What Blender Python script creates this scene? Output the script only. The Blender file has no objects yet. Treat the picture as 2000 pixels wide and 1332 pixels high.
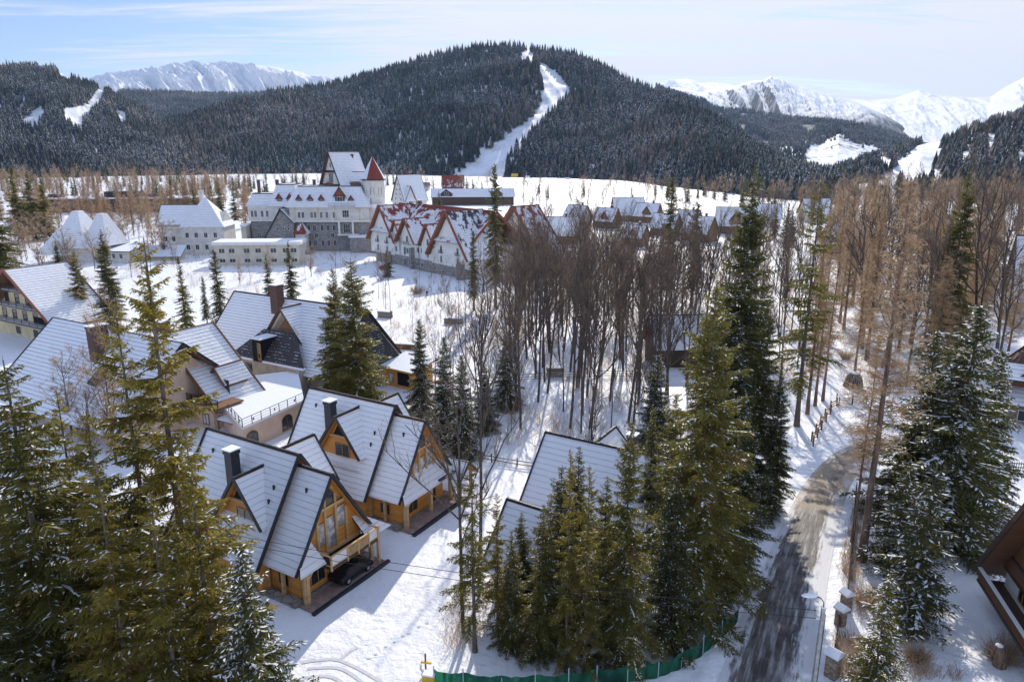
import bpy, bmesh, math, random
import numpy as np
from mathutils import Vector, Matrix

# ------------------------------------------------------------------ camera, sky, sun
SC = bpy.context.scene
COL = SC.collection
F, H = 1400.0, 38.0
PITCH = math.radians(14.65)
CP, SP = math.cos(PITCH), math.sin(PITCH)
cam = bpy.data.cameras.new('camera'); camo = bpy.data.objects.new('camera', cam); COL.objects.link(camo)
cam.sensor_width = 36; cam.lens = 36 * F / 2000; cam.clip_start = 0.5; cam.clip_end = 60000
camo.location = (0, 0, H); camo.rotation_euler = (math.radians(90) - PITCH, 0, 0)
SC.camera = camo
SUN_EL, SUN_AZ = math.radians(31), math.radians(9)
sv = Vector((math.sin(SUN_AZ) * math.cos(SUN_EL), math.cos(SUN_AZ) * math.cos(SUN_EL), math.sin(SUN_EL)))
sl = bpy.data.lights.new('sun', 'SUN'); sl.energy = 4.3; sl.angle = math.radians(0.55); sl.color = (1.0, 0.92, 0.79)
slo = bpy.data.objects.new('sun', sl); COL.objects.link(slo); slo.rotation_euler = sv.to_track_quat('Z', 'Y').to_euler()
SC.view_settings.view_transform = 'Standard'; SC.view_settings.look = 'None'
SC.view_settings.exposure = 0.12; SC.view_settings.gamma = 1
SC.cycles.use_denoising = True
SC.cycles.max_bounces = 6; SC.cycles.transparent_max_bounces = 4; SC.cycles.volume_bounces = 0
SC.cycles.sample_clamp_indirect = 4

W = bpy.data.worlds.new('World'); SC.world = W; W.use_nodes = True
def world():
    nt = W.node_tree; N = nt.nodes; L = nt.links
    bg = N['Background']
    sky = N.new('ShaderNodeTexSky'); sky.sky_type = 'NISHITA'; sky.sun_disc = False
    sky.sun_elevation = SUN_EL; sky.sun_rotation = SUN_AZ; sky.altitude = 900; sky.air_density = 1.0
    sky.dust_density = 0.6; sky.ozone_density = 1.5
    tc = N.new('ShaderNodeTexCoord')
    sep = N.new('ShaderNodeSeparateXYZ'); L.new(tc.outputs['Generated'], sep.inputs[0])
    def M(op, a, b=None, c=None):
        n = N.new('ShaderNodeMath'); n.operation = op
        for i, x in enumerate((a, b, c)):
            if x is None: continue
            if isinstance(x, (int, float)): n.inputs[i].default_value = x
            else: L.new(x, n.inputs[i])
        return n.outputs[0]
    zz = M('ADD', M('MAXIMUM', sep.outputs[2], 0.0), 0.07)
    px = M('DIVIDE', sep.outputs[0], zz); py = M('DIVIDE', sep.outputs[1], zz)
    cb = N.new('ShaderNodeCombineXYZ'); L.new(px, cb.inputs[0]); L.new(py, cb.inputs[1])
    mp = N.new('ShaderNodeMapping'); mp.inputs['Rotation'].default_value = (0, 0, math.radians(-14)); mp.inputs['Scale'].default_value = (0.34, 1.5, 1)
    mp.inputs['Location'].default_value = (1.35, 0.4, 0)
    L.new(cb.outputs[0], mp.inputs[0])
    def noise(scale, det, dist, vec, rough=0.55):
        n = N.new('ShaderNodeTexNoise'); n.inputs['Scale'].default_value = scale; n.inputs['Detail'].default_value = det
        n.inputs['Distortion'].default_value = dist; n.inputs['Roughness'].default_value = rough
        L.new(vec, n.inputs['Vector']); return n.outputs['Fac']
    n1 = noise(0.9, 6, 0.6, mp.outputs[0]); n2 = noise(2.6, 8, 1.2, mp.outputs[0], 0.62)
    # more cloud towards the right and towards the horizon (that is where the bank of cirrus stands)
    t = M('ADD', M('MULTIPLY', n1, 0.85), M('MULTIPLY', n2, 0.42))
    t = M('ADD', t, M('MULTIPLY', sep.outputs[0], 0.22))
    t = M('SUBTRACT', t, M('MULTIPLY', M('MAXIMUM', M('SUBTRACT', sep.outputs[2], 0.22), 0.0), 0.75))
    mr = N.new('ShaderNodeMapRange'); mr.interpolation_type = 'SMOOTHSTEP'
    mr.inputs[1].default_value = 0.48; mr.inputs[2].default_value = 0.71; mr.inputs[3].default_value = 0.0; mr.inputs[4].default_value = 0.93
    L.new(t, mr.inputs[0])
    mask = mr.outputs[0]
    # contrail: a short streak, in directions (x/y, z/y)
    a = M('DIVIDE', sep.outputs[0], M('MAXIMUM', sep.outputs[1], 0.05)); b = M('DIVIDE', sep.outputs[2], M('MAXIMUM', sep.outputs[1], 0.05))
    A0, B0, A1, B1 = CONTRAIL
    dx, dy = A1 - A0, B1 - B0; ln = math.hypot(dx, dy); dx /= ln; dy /= ln
    al = M('ADD', M('MULTIPLY', M('SUBTRACT', a, A0), dx), M('MULTIPLY', M('SUBTRACT', b, B0), dy))
    ac = M('ABSOLUTE', M('ADD', M('MULTIPLY', M('SUBTRACT', a, A0), -dy), M('MULTIPLY', M('SUBTRACT', b, B0), dx)))
    wdt = M('MULTIPLY_ADD', M('DIVIDE', al, ln), -0.013, 0.0155)
    k = M('SUBTRACT', 1.0, M('MINIMUM', M('DIVIDE', ac, M('MAXIMUM', wdt, 0.001)), 1.0))
    g = M('MULTIPLY', M('GREATER_THAN', al, 0.0), M('LESS_THAN', al, ln))
    k = M('MULTIPLY', M('MULTIPLY', k, g), 0.75)
    mask = M('MAXIMUM', mask, k)
    mix = N.new('ShaderNodeMix'); mix.data_type = 'RGBA'
    tint = N.new('ShaderNodeMix'); tint.data_type = 'RGBA'; tint.blend_type = 'MULTIPLY'; tint.inputs['Factor'].default_value = 1; L.new(sky.outputs[0], tint.inputs['A']); tint.inputs['B'].default_value = (0.84, 0.86, 1.0, 1)
    L.new(mask, mix.inputs['Factor']); L.new(tint.outputs['Result'], mix.inputs['A'])
    mix.inputs['B'].default_value = (7.7, 7.7, 7.9, 1)
    L.new(mix.outputs['Result'], bg.inputs['Color'])
    # unseen bright bluish cloud added overhead and behind the viewer to lift the shade
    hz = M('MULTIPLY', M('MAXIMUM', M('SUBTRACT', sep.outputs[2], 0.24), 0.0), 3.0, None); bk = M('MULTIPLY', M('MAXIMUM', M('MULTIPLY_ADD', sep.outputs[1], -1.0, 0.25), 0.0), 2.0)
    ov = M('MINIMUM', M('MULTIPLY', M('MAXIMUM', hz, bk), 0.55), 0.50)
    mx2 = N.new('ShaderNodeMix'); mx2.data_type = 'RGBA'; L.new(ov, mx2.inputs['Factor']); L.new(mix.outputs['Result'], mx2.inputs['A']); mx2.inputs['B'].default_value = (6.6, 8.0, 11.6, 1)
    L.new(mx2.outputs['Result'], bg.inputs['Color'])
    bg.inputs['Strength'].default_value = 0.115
def pdir(px, py):
    u = (px - 1000) / F; v = (666 - py) / F
    return (u, CP + v * SP, -SP + v * CP)
def P(px, py, z=0.0):
    d = pdir(px, py); t = (z - H) / d[2]
    return Vector((d[0] * t, d[1] * t, z))
_d0 = pdir(1580, 145); _d1 = pdir(1668, 66)
CONTRAIL = (_d0[0] / _d0[1], _d0[2] / _d0[1], _d1[0] / _d1[1], _d1[2] / _d1[1])
world()

# ------------------------------------------------------------------ materials
MATS = {}
class NT:
    def __init__(s, name):
        s.m = bpy.data.materials.new(name); s.m.use_nodes = True
        s.N = s.m.node_tree.nodes; s.L = s.m.node_tree.links; s.b = s.N['Principled BSDF']
        s.b.inputs['Specular IOR Level'].default_value = 0.3
        s.tc = s.N.new('ShaderNodeTexCoord'); s.geo = None; MATS[name] = s.m
    def put(s, x, sock):
        if isinstance(x, (int, float)): sock.default_value = x
        elif isinstance(x, tuple): sock.default_value = (*x, 1) if len(x) == 3 and sock.type == 'RGBA' else x
        else: s.L.new(x, sock)
    def math(s, op, a, b=None, c=None, clamp=False):
        n = s.N.new('ShaderNodeMath'); n.operation = op; n.use_clamp = clamp
        for i, x in enumerate((a, b, c)):
            if x is not None: s.put(x, n.inputs[i])
        return n.outputs[0]
    def map(s, scale=(1, 1, 1), rot=(0, 0, 0), src='Object'):
        n = s.N.new('ShaderNodeMapping'); n.inputs['Scale'].default_value = scale; n.inputs['Rotation'].default_value = rot
        s.L.new(s.tc.outputs[src], n.inputs[0]); return n.outputs[0]
    def noise(s, scale, det=4, vec=None, rough=0.55, dist=0):
        n = s.N.new('ShaderNodeTexNoise'); n.inputs['Scale'].default_value = scale; n.inputs['Detail'].default_value = det
        n.inputs['Roughness'].default_value = rough; n.inputs['Distortion'].default_value = dist
        s.L.new(vec if vec is not None else s.tc.outputs['Object'], n.inputs['Vector']); return n.outputs['Fac']
    def step(s, x, a, b, lo=0.0, hi=1.0):
        n = s.N.new('ShaderNodeMapRange'); n.interpolation_type = 'SMOOTHSTEP'
        s.put(x, n.inputs[0])
        for i, v in enumerate((a, b, lo, hi)): n.inputs[i + 1].default_value = v
        return n.outputs[0]
    def mix(s, f, a, b):
        n = s.N.new('ShaderNodeMix'); n.data_type = 'RGBA'
        s.put(f, n.inputs['Factor']); s.put(a, n.inputs['A']); s.put(b, n.inputs['B']); return n.outputs['Result']
    def bump(s, h, dist=0.05, st=0.6, prev=None):
        n = s.N.new('ShaderNodeBump'); n.inputs['Distance'].default_value = dist; n.inputs['Strength'].default_value = st
        s.L.new(h, n.inputs['Height'])
        if prev is not None: s.L.new(prev, n.inputs['Normal'])
        s.L.new(n.outputs[0], s.b.inputs['Normal']); return n.outputs[0]
    def sep(s, vec):
        n = s.N.new('ShaderNodeSeparateXYZ'); s.L.new(vec, n.inputs[0]); return n.outputs
    def normal_z(s):
        g = s.N.new('ShaderNodeNewGeometry'); return s.sep(g.outputs['Normal'])[2]
    def rand(s):
        n = s.N.new('ShaderNodeObjectInfo'); return n.outputs['Random']
    def col(s, c): s.put(c, s.b.inputs['Base Color'])
    def rough(s, r): s.put(r, s.b.inputs['Roughness'])

SNOW = (0.80, 0.815, 0.84)
def simple(name, c, rough=0.8, var=0.25, scale=2.0, bump=0.0, bscale=30, metal=0):
    t = NT(name); n = t.noise(scale, 5)
    d = tuple(x * (1 - var) for x in c); l = tuple(min(1, x * (1 + var * 0.6)) for x in c)
    t.col(t.mix(t.step(n, 0.3, 0.7), d, l)); t.rough(rough); t.b.inputs['Metallic'].default_value = metal
    if bump: t.bump(t.noise(bscale, 3), 0.02, bump)
    return t.m
def roof_snow(name, dz=0.5, line=(0.10, 0.095, 0.10), cover=0.5, melt=0.0, width=0.16):
    t = NT(name); z = t.sep(t.tc.outputs['Object'])[2]
    n = t.noise(0.9, 4); n2 = t.noise(7, 4)
    fr = t.math('FRACT', t.math('ADD', t.math('DIVIDE', z, dz), t.math('MULTIPLY', n2, 0.10)))
    ln = t.math('SUBTRACT', 1.0, t.step(fr, width * 0.5, width))
    amt = t.step(n, cover - 0.18, cover + 0.2, 0.15, 1.0)
    f = t.math('MULTIPLY', ln, amt)
    if melt:
        mm = t.step(t.math('ADD', t.noise(0.5, 5, t.map((1, 1, .45)), rough=0.65), t.math('MULTIPLY', t.math('SUBTRACT', z, 14.0), 0.016)), 0.64 - melt, 0.69 - melt)
        f = t.math('MAXIMUM', f, mm)
    t.col(t.mix(f, SNOW, line)); t.rough(t.math('MULTIPLY_ADD', f, 0.1, 0.6))
    hb = t.math('ADD', t.math('MULTIPLY', fr, 0.8), t.math('MULTIPLY', n2, 0.5))
    hb = t.math('SUBTRACT', hb, f); hb = t.math('ADD', hb, t.math('MULTIPLY', n, 2.2))
    t.bump(hb, 0.07, 0.8)
    return t.m
def planks(name, c, dz=0.22, axis=2, dark=0.45, rough=0.55):
    t = NT(name); z = t.sep(t.tc.outputs['Object'])[axis]
    q = t.math('DIVIDE', z, dz); fr = t.math('FRACT', q)
    sc = [1.5, 1.5, 1.5]; sc[axis] = 14
    g = t.noise(1.0, 5, t.map(tuple(sc)))
    fl = t.math('FLOOR', q); w = t.N.new('ShaderNodeTexWhiteNoise'); w.noise_dimensions = '1D'; t.L.new(fl, w.inputs['W'])
    v = t.math('ADD', t.math('MULTIPLY', g, 0.6), t.math('MULTIPLY', w.outputs['Value'], 0.35))
    c0 = tuple(x * 0.62 for x in c); base = t.mix(v, c0, tuple(min(1, x * 1.2) for x in c))
    gap = t.math('SUBTRACT', 1.0, t.step(fr, 0.02, 0.12))
    t.col(t.mix(t.math('MULTIPLY', gap, 1 - dark * 0.3), base, tuple(x * 0.25 for x in c))); t.rough(rough)
    t.bump(t.math('ADD', t.step(fr, 0.0, 0.2), t.math('MULTIPLY', g, 0.2)), 0.03, 0.7)
    return t.m
def tiles_dark(name, c=(0.045, 0.042, 0.045), snow=0.35):
    t = NT(name); s = t.sep(t.tc.outputs['Object'])
    fz = t.math('FRACT', t.math('DIVIDE', s[2], 0.42))
    n = t.noise(2.2, 4); n3 = t.noise(0.35, 2)
    lowz = t.step(fz, 0.0, 0.45, 1.0, 0.0)
    m = t.step(t.math('ADD', t.math('MULTIPLY', lowz, 0.25), t.math('ADD', t.math('MULTIPLY', n, 0.5), t.math('MULTIPLY', n3, 0.3))), 0.78 - snow * 0.4, 0.82 - snow * 0.4)
    t.col(t.mix(m, c, SNOW)); t.rough(0.6); t.bump(t.math('ADD', fz, m), 0.05, 0.8); return t.m
def stone(name, a, b, scale=1.6):
    t = NT(name); v = t.N.new('ShaderNodeTexVoronoi'); v.inputs['Scale'].default_value = scale; t.L.new(t.map((1, 1, 1.8)), v.inputs['Vector'])
    w = t.N.new('ShaderNodeTexVoronoi'); w.feature = 'DISTANCE_TO_EDGE'; w.inputs['Scale'].default_value = scale; t.L.new(t.map((1, 1, 1.8)), w.inputs['Vector'])
    f = t.mix(t.sep(v.outputs['Color'])[0], a, b); e = t.step(w.outputs['Distance'], 0.01, 0.07)
    t.col(t.mix(e, tuple(x * 0.6 for x in a), f)); t.rough(0.85); t.bump(e, 0.03, 0.6); return t.m

def make_mats():
    # snow on the ground
    t = NT('snow_ground'); o = t.tc.outputs['Object']
    big = t.noise(0.035, 4, o); mid = t.noise(0.35, 6, o, 0.6); fine = t.noise(3.0, 5, o, 0.65)
    dirt = t.math('MULTIPLY', t.step(big, 0.50, 0.68), t.step(t.noise(1.1, 7, o, 0.72), 0.56, 0.66))
    t.col(t.mix(t.math('MULTIPLY', dirt, 0.7), t.mix(fine, (0.79, 0.80, 0.825), (0.86, 0.865, 0.875)), (0.17, 0.125, 0.085)))
    t.rough(0.55)
    drift = t.noise(0.9, 3, t.map((1, 1, 1), (0, 0, .5)), 0.5, 0.8); b0 = t.bump(drift, 0.30, 0.45); b1 = t.bump(mid, 0.6, 0.6, b0); t.bump(fine, 0.08, 0.7, b1)
    t = NT('snow_meadow'); t.col(t.mix(t.noise(0.01, 4), (0.80, 0.81, 0.83), (0.86, 0.865, 0.875))); t.rough(0.6); t.bump(t.noise(0.06, 6), 1.6, 0.5)
    simple('snow', SNOW, 0.6, 0.05, 3, 0.6, 9)
    # snow over terrain with rock or wood showing through, for the mountains
    def mountain(name, rock, sc, lo, hi, nz_lo, nz_hi, trees=None, tz=(0, 1), tscale=0.02):
        t = NT(name); o = t.tc.outputs['Object']
        n = t.noise(sc, 8, o, 0.68); nz = t.normal_z()
        f = t.math('SUBTRACT', 1.0, t.step(t.math('ADD', nz, t.math('MULTIPLY', t.math('SUBTRACT', n, 0.5), 1.1)), nz_lo, nz_hi))
        f = t.math('MULTIPLY', f, t.step(n, lo, hi, 0.25, 1.0))
        c = t.mix(f, SNOW, rock)
        if trees:
            z = t.sep(o)[2]
            g = t.math('ADD', z, t.math('MULTIPLY', t.math('SUBTRACT', t.noise(tscale * 0.3, 6, o, 0.6), 0.5), (tz[1] - tz[0]) * 2.2))
            m = t.step(g, tz[0], tz[1], 1.0, 0.0)
            spk = t.step(t.noise(tscale * 4, 6, o, 0.75), 0.45, 0.65, 0.0, 0.9)
            c = t.mix(m, c, t.mix(spk, trees, tuple(x * 0.8 + 0.045 for x in trees)))
        t.col(c); t.rough(0.75); t.bump(t.noise(sc * 3, 8, o, 0.7), 0.16 / sc, 0.6); return t.m
    mountain('mountain_snow', (0.22, 0.25, 0.30), 0.004, 0.55, 0.75, 0.15, 0.38)
    mountain('mountain_rock', (0.05, 0.06, 0.085), 0.006, 0.40, 0.55, 0.52, 0.76, (0.030, 0.042, 0.05), (170, 300), 0.006)
    mountain('forest_slope', (0.05, 0.06, 0.065), 0.01, 0.3, 0.6, 0.9, 1.2, (0.05, 0.06, 0.065), (5000, 6000), 0.02)
    # snowy clearing with scattered dark trees
    t = NT('clearing_slope'); o = t.tc.outputs['Object']
    n = t.noise(0.012, 7, o, 0.7); n2 = t.noise(0.06, 5, o, 0.7)
    t.col(t.mix(t.step(t.math('ADD', n, t.math('MULTIPLY', n2, 0.5)), 0.74, 0.84), SNOW, (0.045, 0.05, 0.05))); t.rough(0.7); t.bump(n2, 6, 0.5)
    t = NT('hill_snow'); o = t.tc.outputs['Object']
    t.col(t.mix(t.step(t.noise(0.03, 6, o, 0.7), 0.40, 0.66, 0, 0.3), (0.78, 0.8, 0.83), (0.10, 0.085, 0.07))); t.rough(0.7); t.bump(t.noise(0.1, 5, o), 2, 0.5)
    # foliage
    def leafy(name, c0, c1, trans, snowy=0.0, tsc=0.5):
        t = NT(name); n = t.noise(tsc, 5); r = t.rand()
        f = t.math('ADD', t.math('MULTIPLY', n, 1.3), t.math('MULTIPLY_ADD', r, 0.5, -0.4), clamp=True)
        c = t.mix(f, c0, c1)
        if snowy: c = t.mix(t.step(t.noise(tsc * 9, 4, rough=0.7), 0.62 - snowy * 0.25, 0.70 - snowy * 0.25), c, SNOW)
        t.col(c); t.rough(0.6)
        if trans:
            tr = t.N.new('ShaderNodeBsdfTranslucent'); t.put(t.mix(0.5, c, tuple(min(1, x * 2.1) for x in c1)), tr.inputs['Color'])
            ms = t.N.new('ShaderNodeMixShader'); ms.inputs[0].default_value = trans
            t.L.new(t.b.outputs[0], ms.inputs[1]); t.L.new(tr.outputs[0], ms.inputs[2])
            out = t.N['Material Output']; t.L.new(ms.outputs[0], out.inputs['Surface'])
        return t.m
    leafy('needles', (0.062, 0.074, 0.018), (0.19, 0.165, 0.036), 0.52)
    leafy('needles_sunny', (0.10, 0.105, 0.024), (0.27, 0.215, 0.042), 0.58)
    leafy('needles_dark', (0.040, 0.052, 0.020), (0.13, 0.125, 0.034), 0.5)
    leafy('needles_rust', (0.14, 0.075, 0.022), (0.20, 0.13, 0.04), 0.45)
    leafy('larch_twigs', (0.22, 0.145, 0.085), (0.43, 0.305, 0.18), 0.35)
    leafy('bare_twigs', (0.085, 0.058, 0.040), (0.21, 0.145, 0.10), 0.2)
    leafy('brown_twigs', (0.24, 0.165, 0.10), (0.42, 0.29, 0.18), 0.3)
    # forest on the hills: every tree carries its own tone
    t = NT('forest_trees'); at = t.N.new('ShaderNodeAttribute'); at.attribute_name = 'tone'
    o = t.tc.outputs['Object']; nz = t.normal_z()
    sn = t.math('MULTIPLY', t.step(t.noise(0.35, 4, o, 0.8), 0.50, 0.62), t.step(t.math('ABSOLUTE', nz), 0.05, 0.5, 0.25, 1.0))
    t.col(t.mix(t.math('MULTIPLY', sn, t.step(t.noise(0.006, 4, o, 0.6), 0.4, 0.62, 0.12, 0.62)), at.outputs['Color'], SNOW)); t.rough(0.8)
    t = NT('bark'); o = t.map((3, 3, 0.8)); n = t.noise(2.0, 6, o, 0.7)
    t.col(t.mix(t.step(n, 0.35, 0.65), (0.07, 0.055, 0.045), (0.20, 0.165, 0.135))); t.rough(0.9); t.bump(n, 0.05, 0.8)
    t = NT('bark_bare'); o = t.map((3, 3, 0.8)); n = t.noise(2.0, 6, o, 0.7)
    t.col(t.mix(t.step(n, 0.35, 0.65), (0.06, 0.047, 0.04), (0.17, 0.135, 0.11))); t.rough(0.9)
    t = NT('bark_red'); o = t.map((3, 3, 0.6)); n = t.noise(1.4, 6, o, 0.7)
    t.col(t.mix(t.step(n, 0.35, 0.65), (0.12, 0.075, 0.055), (0.30, 0.20, 0.14))); t.rough(0.9); t.bump(n, 0.05, 0.8)
    # roofs
    roof_snow('roof_chalet', 0.46, (0.60, 0.61, 0.64), 0.42, width=0.16)
    roof_snow('roof_lined', 0.42, (0.42, 0.40, 0.395), 0.38, width=0.22)
    roof_snow('roof_village', 0.6, (0.2, 0.2, 0.22), 0.45)
    roof_snow('roof_red', 0.5, (0.22, 0.045, 0.03), 0.5, 0.10, 0.22)
    roof_snow('roof_patchy', 0.5, (0.07, 0.065, 0.07), 0.5, 0.10, 0.22)
    roof_snow('roof_bare_red', 0.5, (0.22, 0.05, 0.035), 0.4, 0.33, 0.3)
    simple('roof_edge', (0.032, 0.032, 0.037), 0.5, 0.3, 4, 0.5)
    simple('red_edge', (0.25, 0.075, 0.04), 0.6, 0.3, 4)
    tiles_dark('tiles_dark')
    tiles_dark('tiles_brown', (0.10, 0.06, 0.045), 0.1)
    planks('wood_orange', (0.74, 0.34, 0.075), 0.24)
    planks('wood_orange_v', (0.72, 0.34, 0.085), 0.2, 0)
    planks('wood_pale', (0.66, 0.44, 0.22), 0.2)
    planks('wood_brown', (0.22, 0.105, 0.05), 0.22)
    planks('wood_dark', (0.10, 0.06, 0.04), 0.2)
    planks('wood_grey', (0.33, 0.27, 0.21), 0.25)
    simple('plaster_yellow', (0.72, 0.60, 0.36), 0.9, 0.12, 0.7, 0.3)
    simple('plaster_pink', (0.70, 0.52, 0.40), 0.9, 0.12, 0.6, 0.3)
    simple('plaster_beige', (0.42, 0.37, 0.29), 0.9, 0.2, 0.6, 0.3)
    simple('plaster_white', (0.78, 0.755, 0.69), 0.9, 0.10, 0.4, 0.3)
    simple('plaster_cream', (0.60, 0.545, 0.44), 0.9, 0.14, 0.5, 0.3)
    simple('plaster_grey', (0.66, 0.63, 0.58), 0.9, 0.15, 0.5, 0.3)
    stone('stone_grey', (0.24, 0.225, 0.21), (0.40, 0.375, 0.35), 1.2)
    stone('stone_brown', (0.22, 0.16, 0.115), (0.42, 0.31, 0.22), 3.0)
    simple('brick_brown', (0.13, 0.075, 0.06), 0.85, 0.4, 5, 0.6, 14)
    simple('snow_track', (0.60, 0.61, 0.64), 0.7, 0.1, 3, 0.5, 9)
    simple('paving', (0.30, 0.22, 0.19), 0.85, 0.25, 2, 0.4, 12)
    simple('metal_dark', (0.03, 0.03, 0.034), 0.45, 0.2, 4)
    simple('metal_pale', (0.55, 0.56, 0.57), 0.4, 0.1, 3, metal=0.5)
    simple('concrete', (0.40, 0.39, 0.36), 0.9, 0.25, 3, 0.5, 20)
    simple('window_white', (0.75, 0.75, 0.74), 0.5, 0.05)
    simple('window_wood', (0.45, 0.24, 0.08), 0.5, 0.2)
    simple('yellow_paint', (0.75, 0.47, 0.04), 0.5, 0.15, 2)
    simple('lamp_white', (0.80, 0.80, 0.79), 0.35, 0.04)
    simple('car_paint', (0.02, 0.02, 0.023), 0.25, 0.2)
    simple('car_red', (0.30, 0.02, 0.02), 0.25, 0.1)
    simple('tyre', (0.02, 0.02, 0.02), 0.8, 0.2)
    simple('opening_shade', (0.01, 0.01, 0.01), 0.9, 0.2)  # near-black colour standing in for the shade inside openings and recesses
    simple('wire', (0.03, 0.03, 0.035), 0.5, 0.1)
    t = NT('glass'); t.col((0.02, 0.025, 0.03)); t.rough(0.06); t.b.inputs['Specular IOR Level'].default_value = 0.7
    t = NT('glass_bright'); t.col(t.mix(t.step(t.noise(1.2, 2), 0.4, 0.6), (0.25, 0.25, 0.26), (0.6, 0.6, 0.6))); t.rough(0.1); t.b.inputs['Specular IOR Level'].default_value = 0.7
    t = NT('net_green'); n = t.noise(1.6, 5, t.map((1, 1, 0.4)), 0.6)
    c = t.mix(t.step(n, 0.35, 0.7), (0.008, 0.055, 0.035), (0.03, 0.20, 0.11)); t.col(c); t.rough(0.7)
    tr = t.N.new('ShaderNodeBsdfTranslucent'); t.put((0.03, 0.22, 0.12), tr.inputs['Color'])
    ms = t.N.new('ShaderNodeMixShader'); ms.inputs[0].default_value = 0.35
    t.L.new(t.b.outputs[0], ms.inputs[1]); t.L.new(tr.outputs[0], ms.inputs[2]); t.L.new(ms.outputs[0], t.N['Material Output'].inputs['Surface'])
    # road: u across (0..1), v along in metres
    t = NT('road'); uv = t.N.new('ShaderNodeUVMap'); uv.uv_map = 'UVMap'; s = t.sep(uv.outputs[0])
    mp = t.N.new('ShaderNodeMapping'); mp.inputs['Scale'].default_value = (16, 0.22, 1); t.L.new(uv.outputs[0], mp.inputs[0])
    strk = t.noise(1.0, 7, mp.outputs[0], 0.65)
    blot = t.noise(0.45, 6, None, 0.65)
    e = t.math('SUBTRACT', 1.0, t.math('MULTIPLY', t.math('ABSOLUTE', t.math('SUBTRACT', s[0], 0.44)), 2.0))
    e = t.math('ADD', e, t.math('MULTIPLY', t.math('SUBTRACT', blot, 0.5), 0.8))
    bare = t.math('MULTIPLY', t.step(t.math('ADD', e, t.math('MULTIPLY', t.math('SUBTRACT', strk, 0.5), 1.1)), 0.22, 0.5), t.step(strk, 0.30, 0.55, 0.55, 1.0))
    cc = t.mix(bare, (0.66, 0.655, 0.66), t.mix(t.step(blot, 0.4, 0.6), (0.06, 0.052, 0.047), (0.13, 0.112, 0.10)))
    sandy = t.step(s[1], 37.0, 44.0)
    cc = t.mix(t.math('MULTIPLY', sandy, t.step(blot, 0.35, 0.55, 0.2, 0.85)), cc, (0.42, 0.32, 0.22))
    t.col(cc); t.rough(0.6); t.bump(t.math('ADD', strk, blot), 0.08, 0.5)
make_mats()
def mats(*n): return [MATS[x] for x in n]

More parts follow.
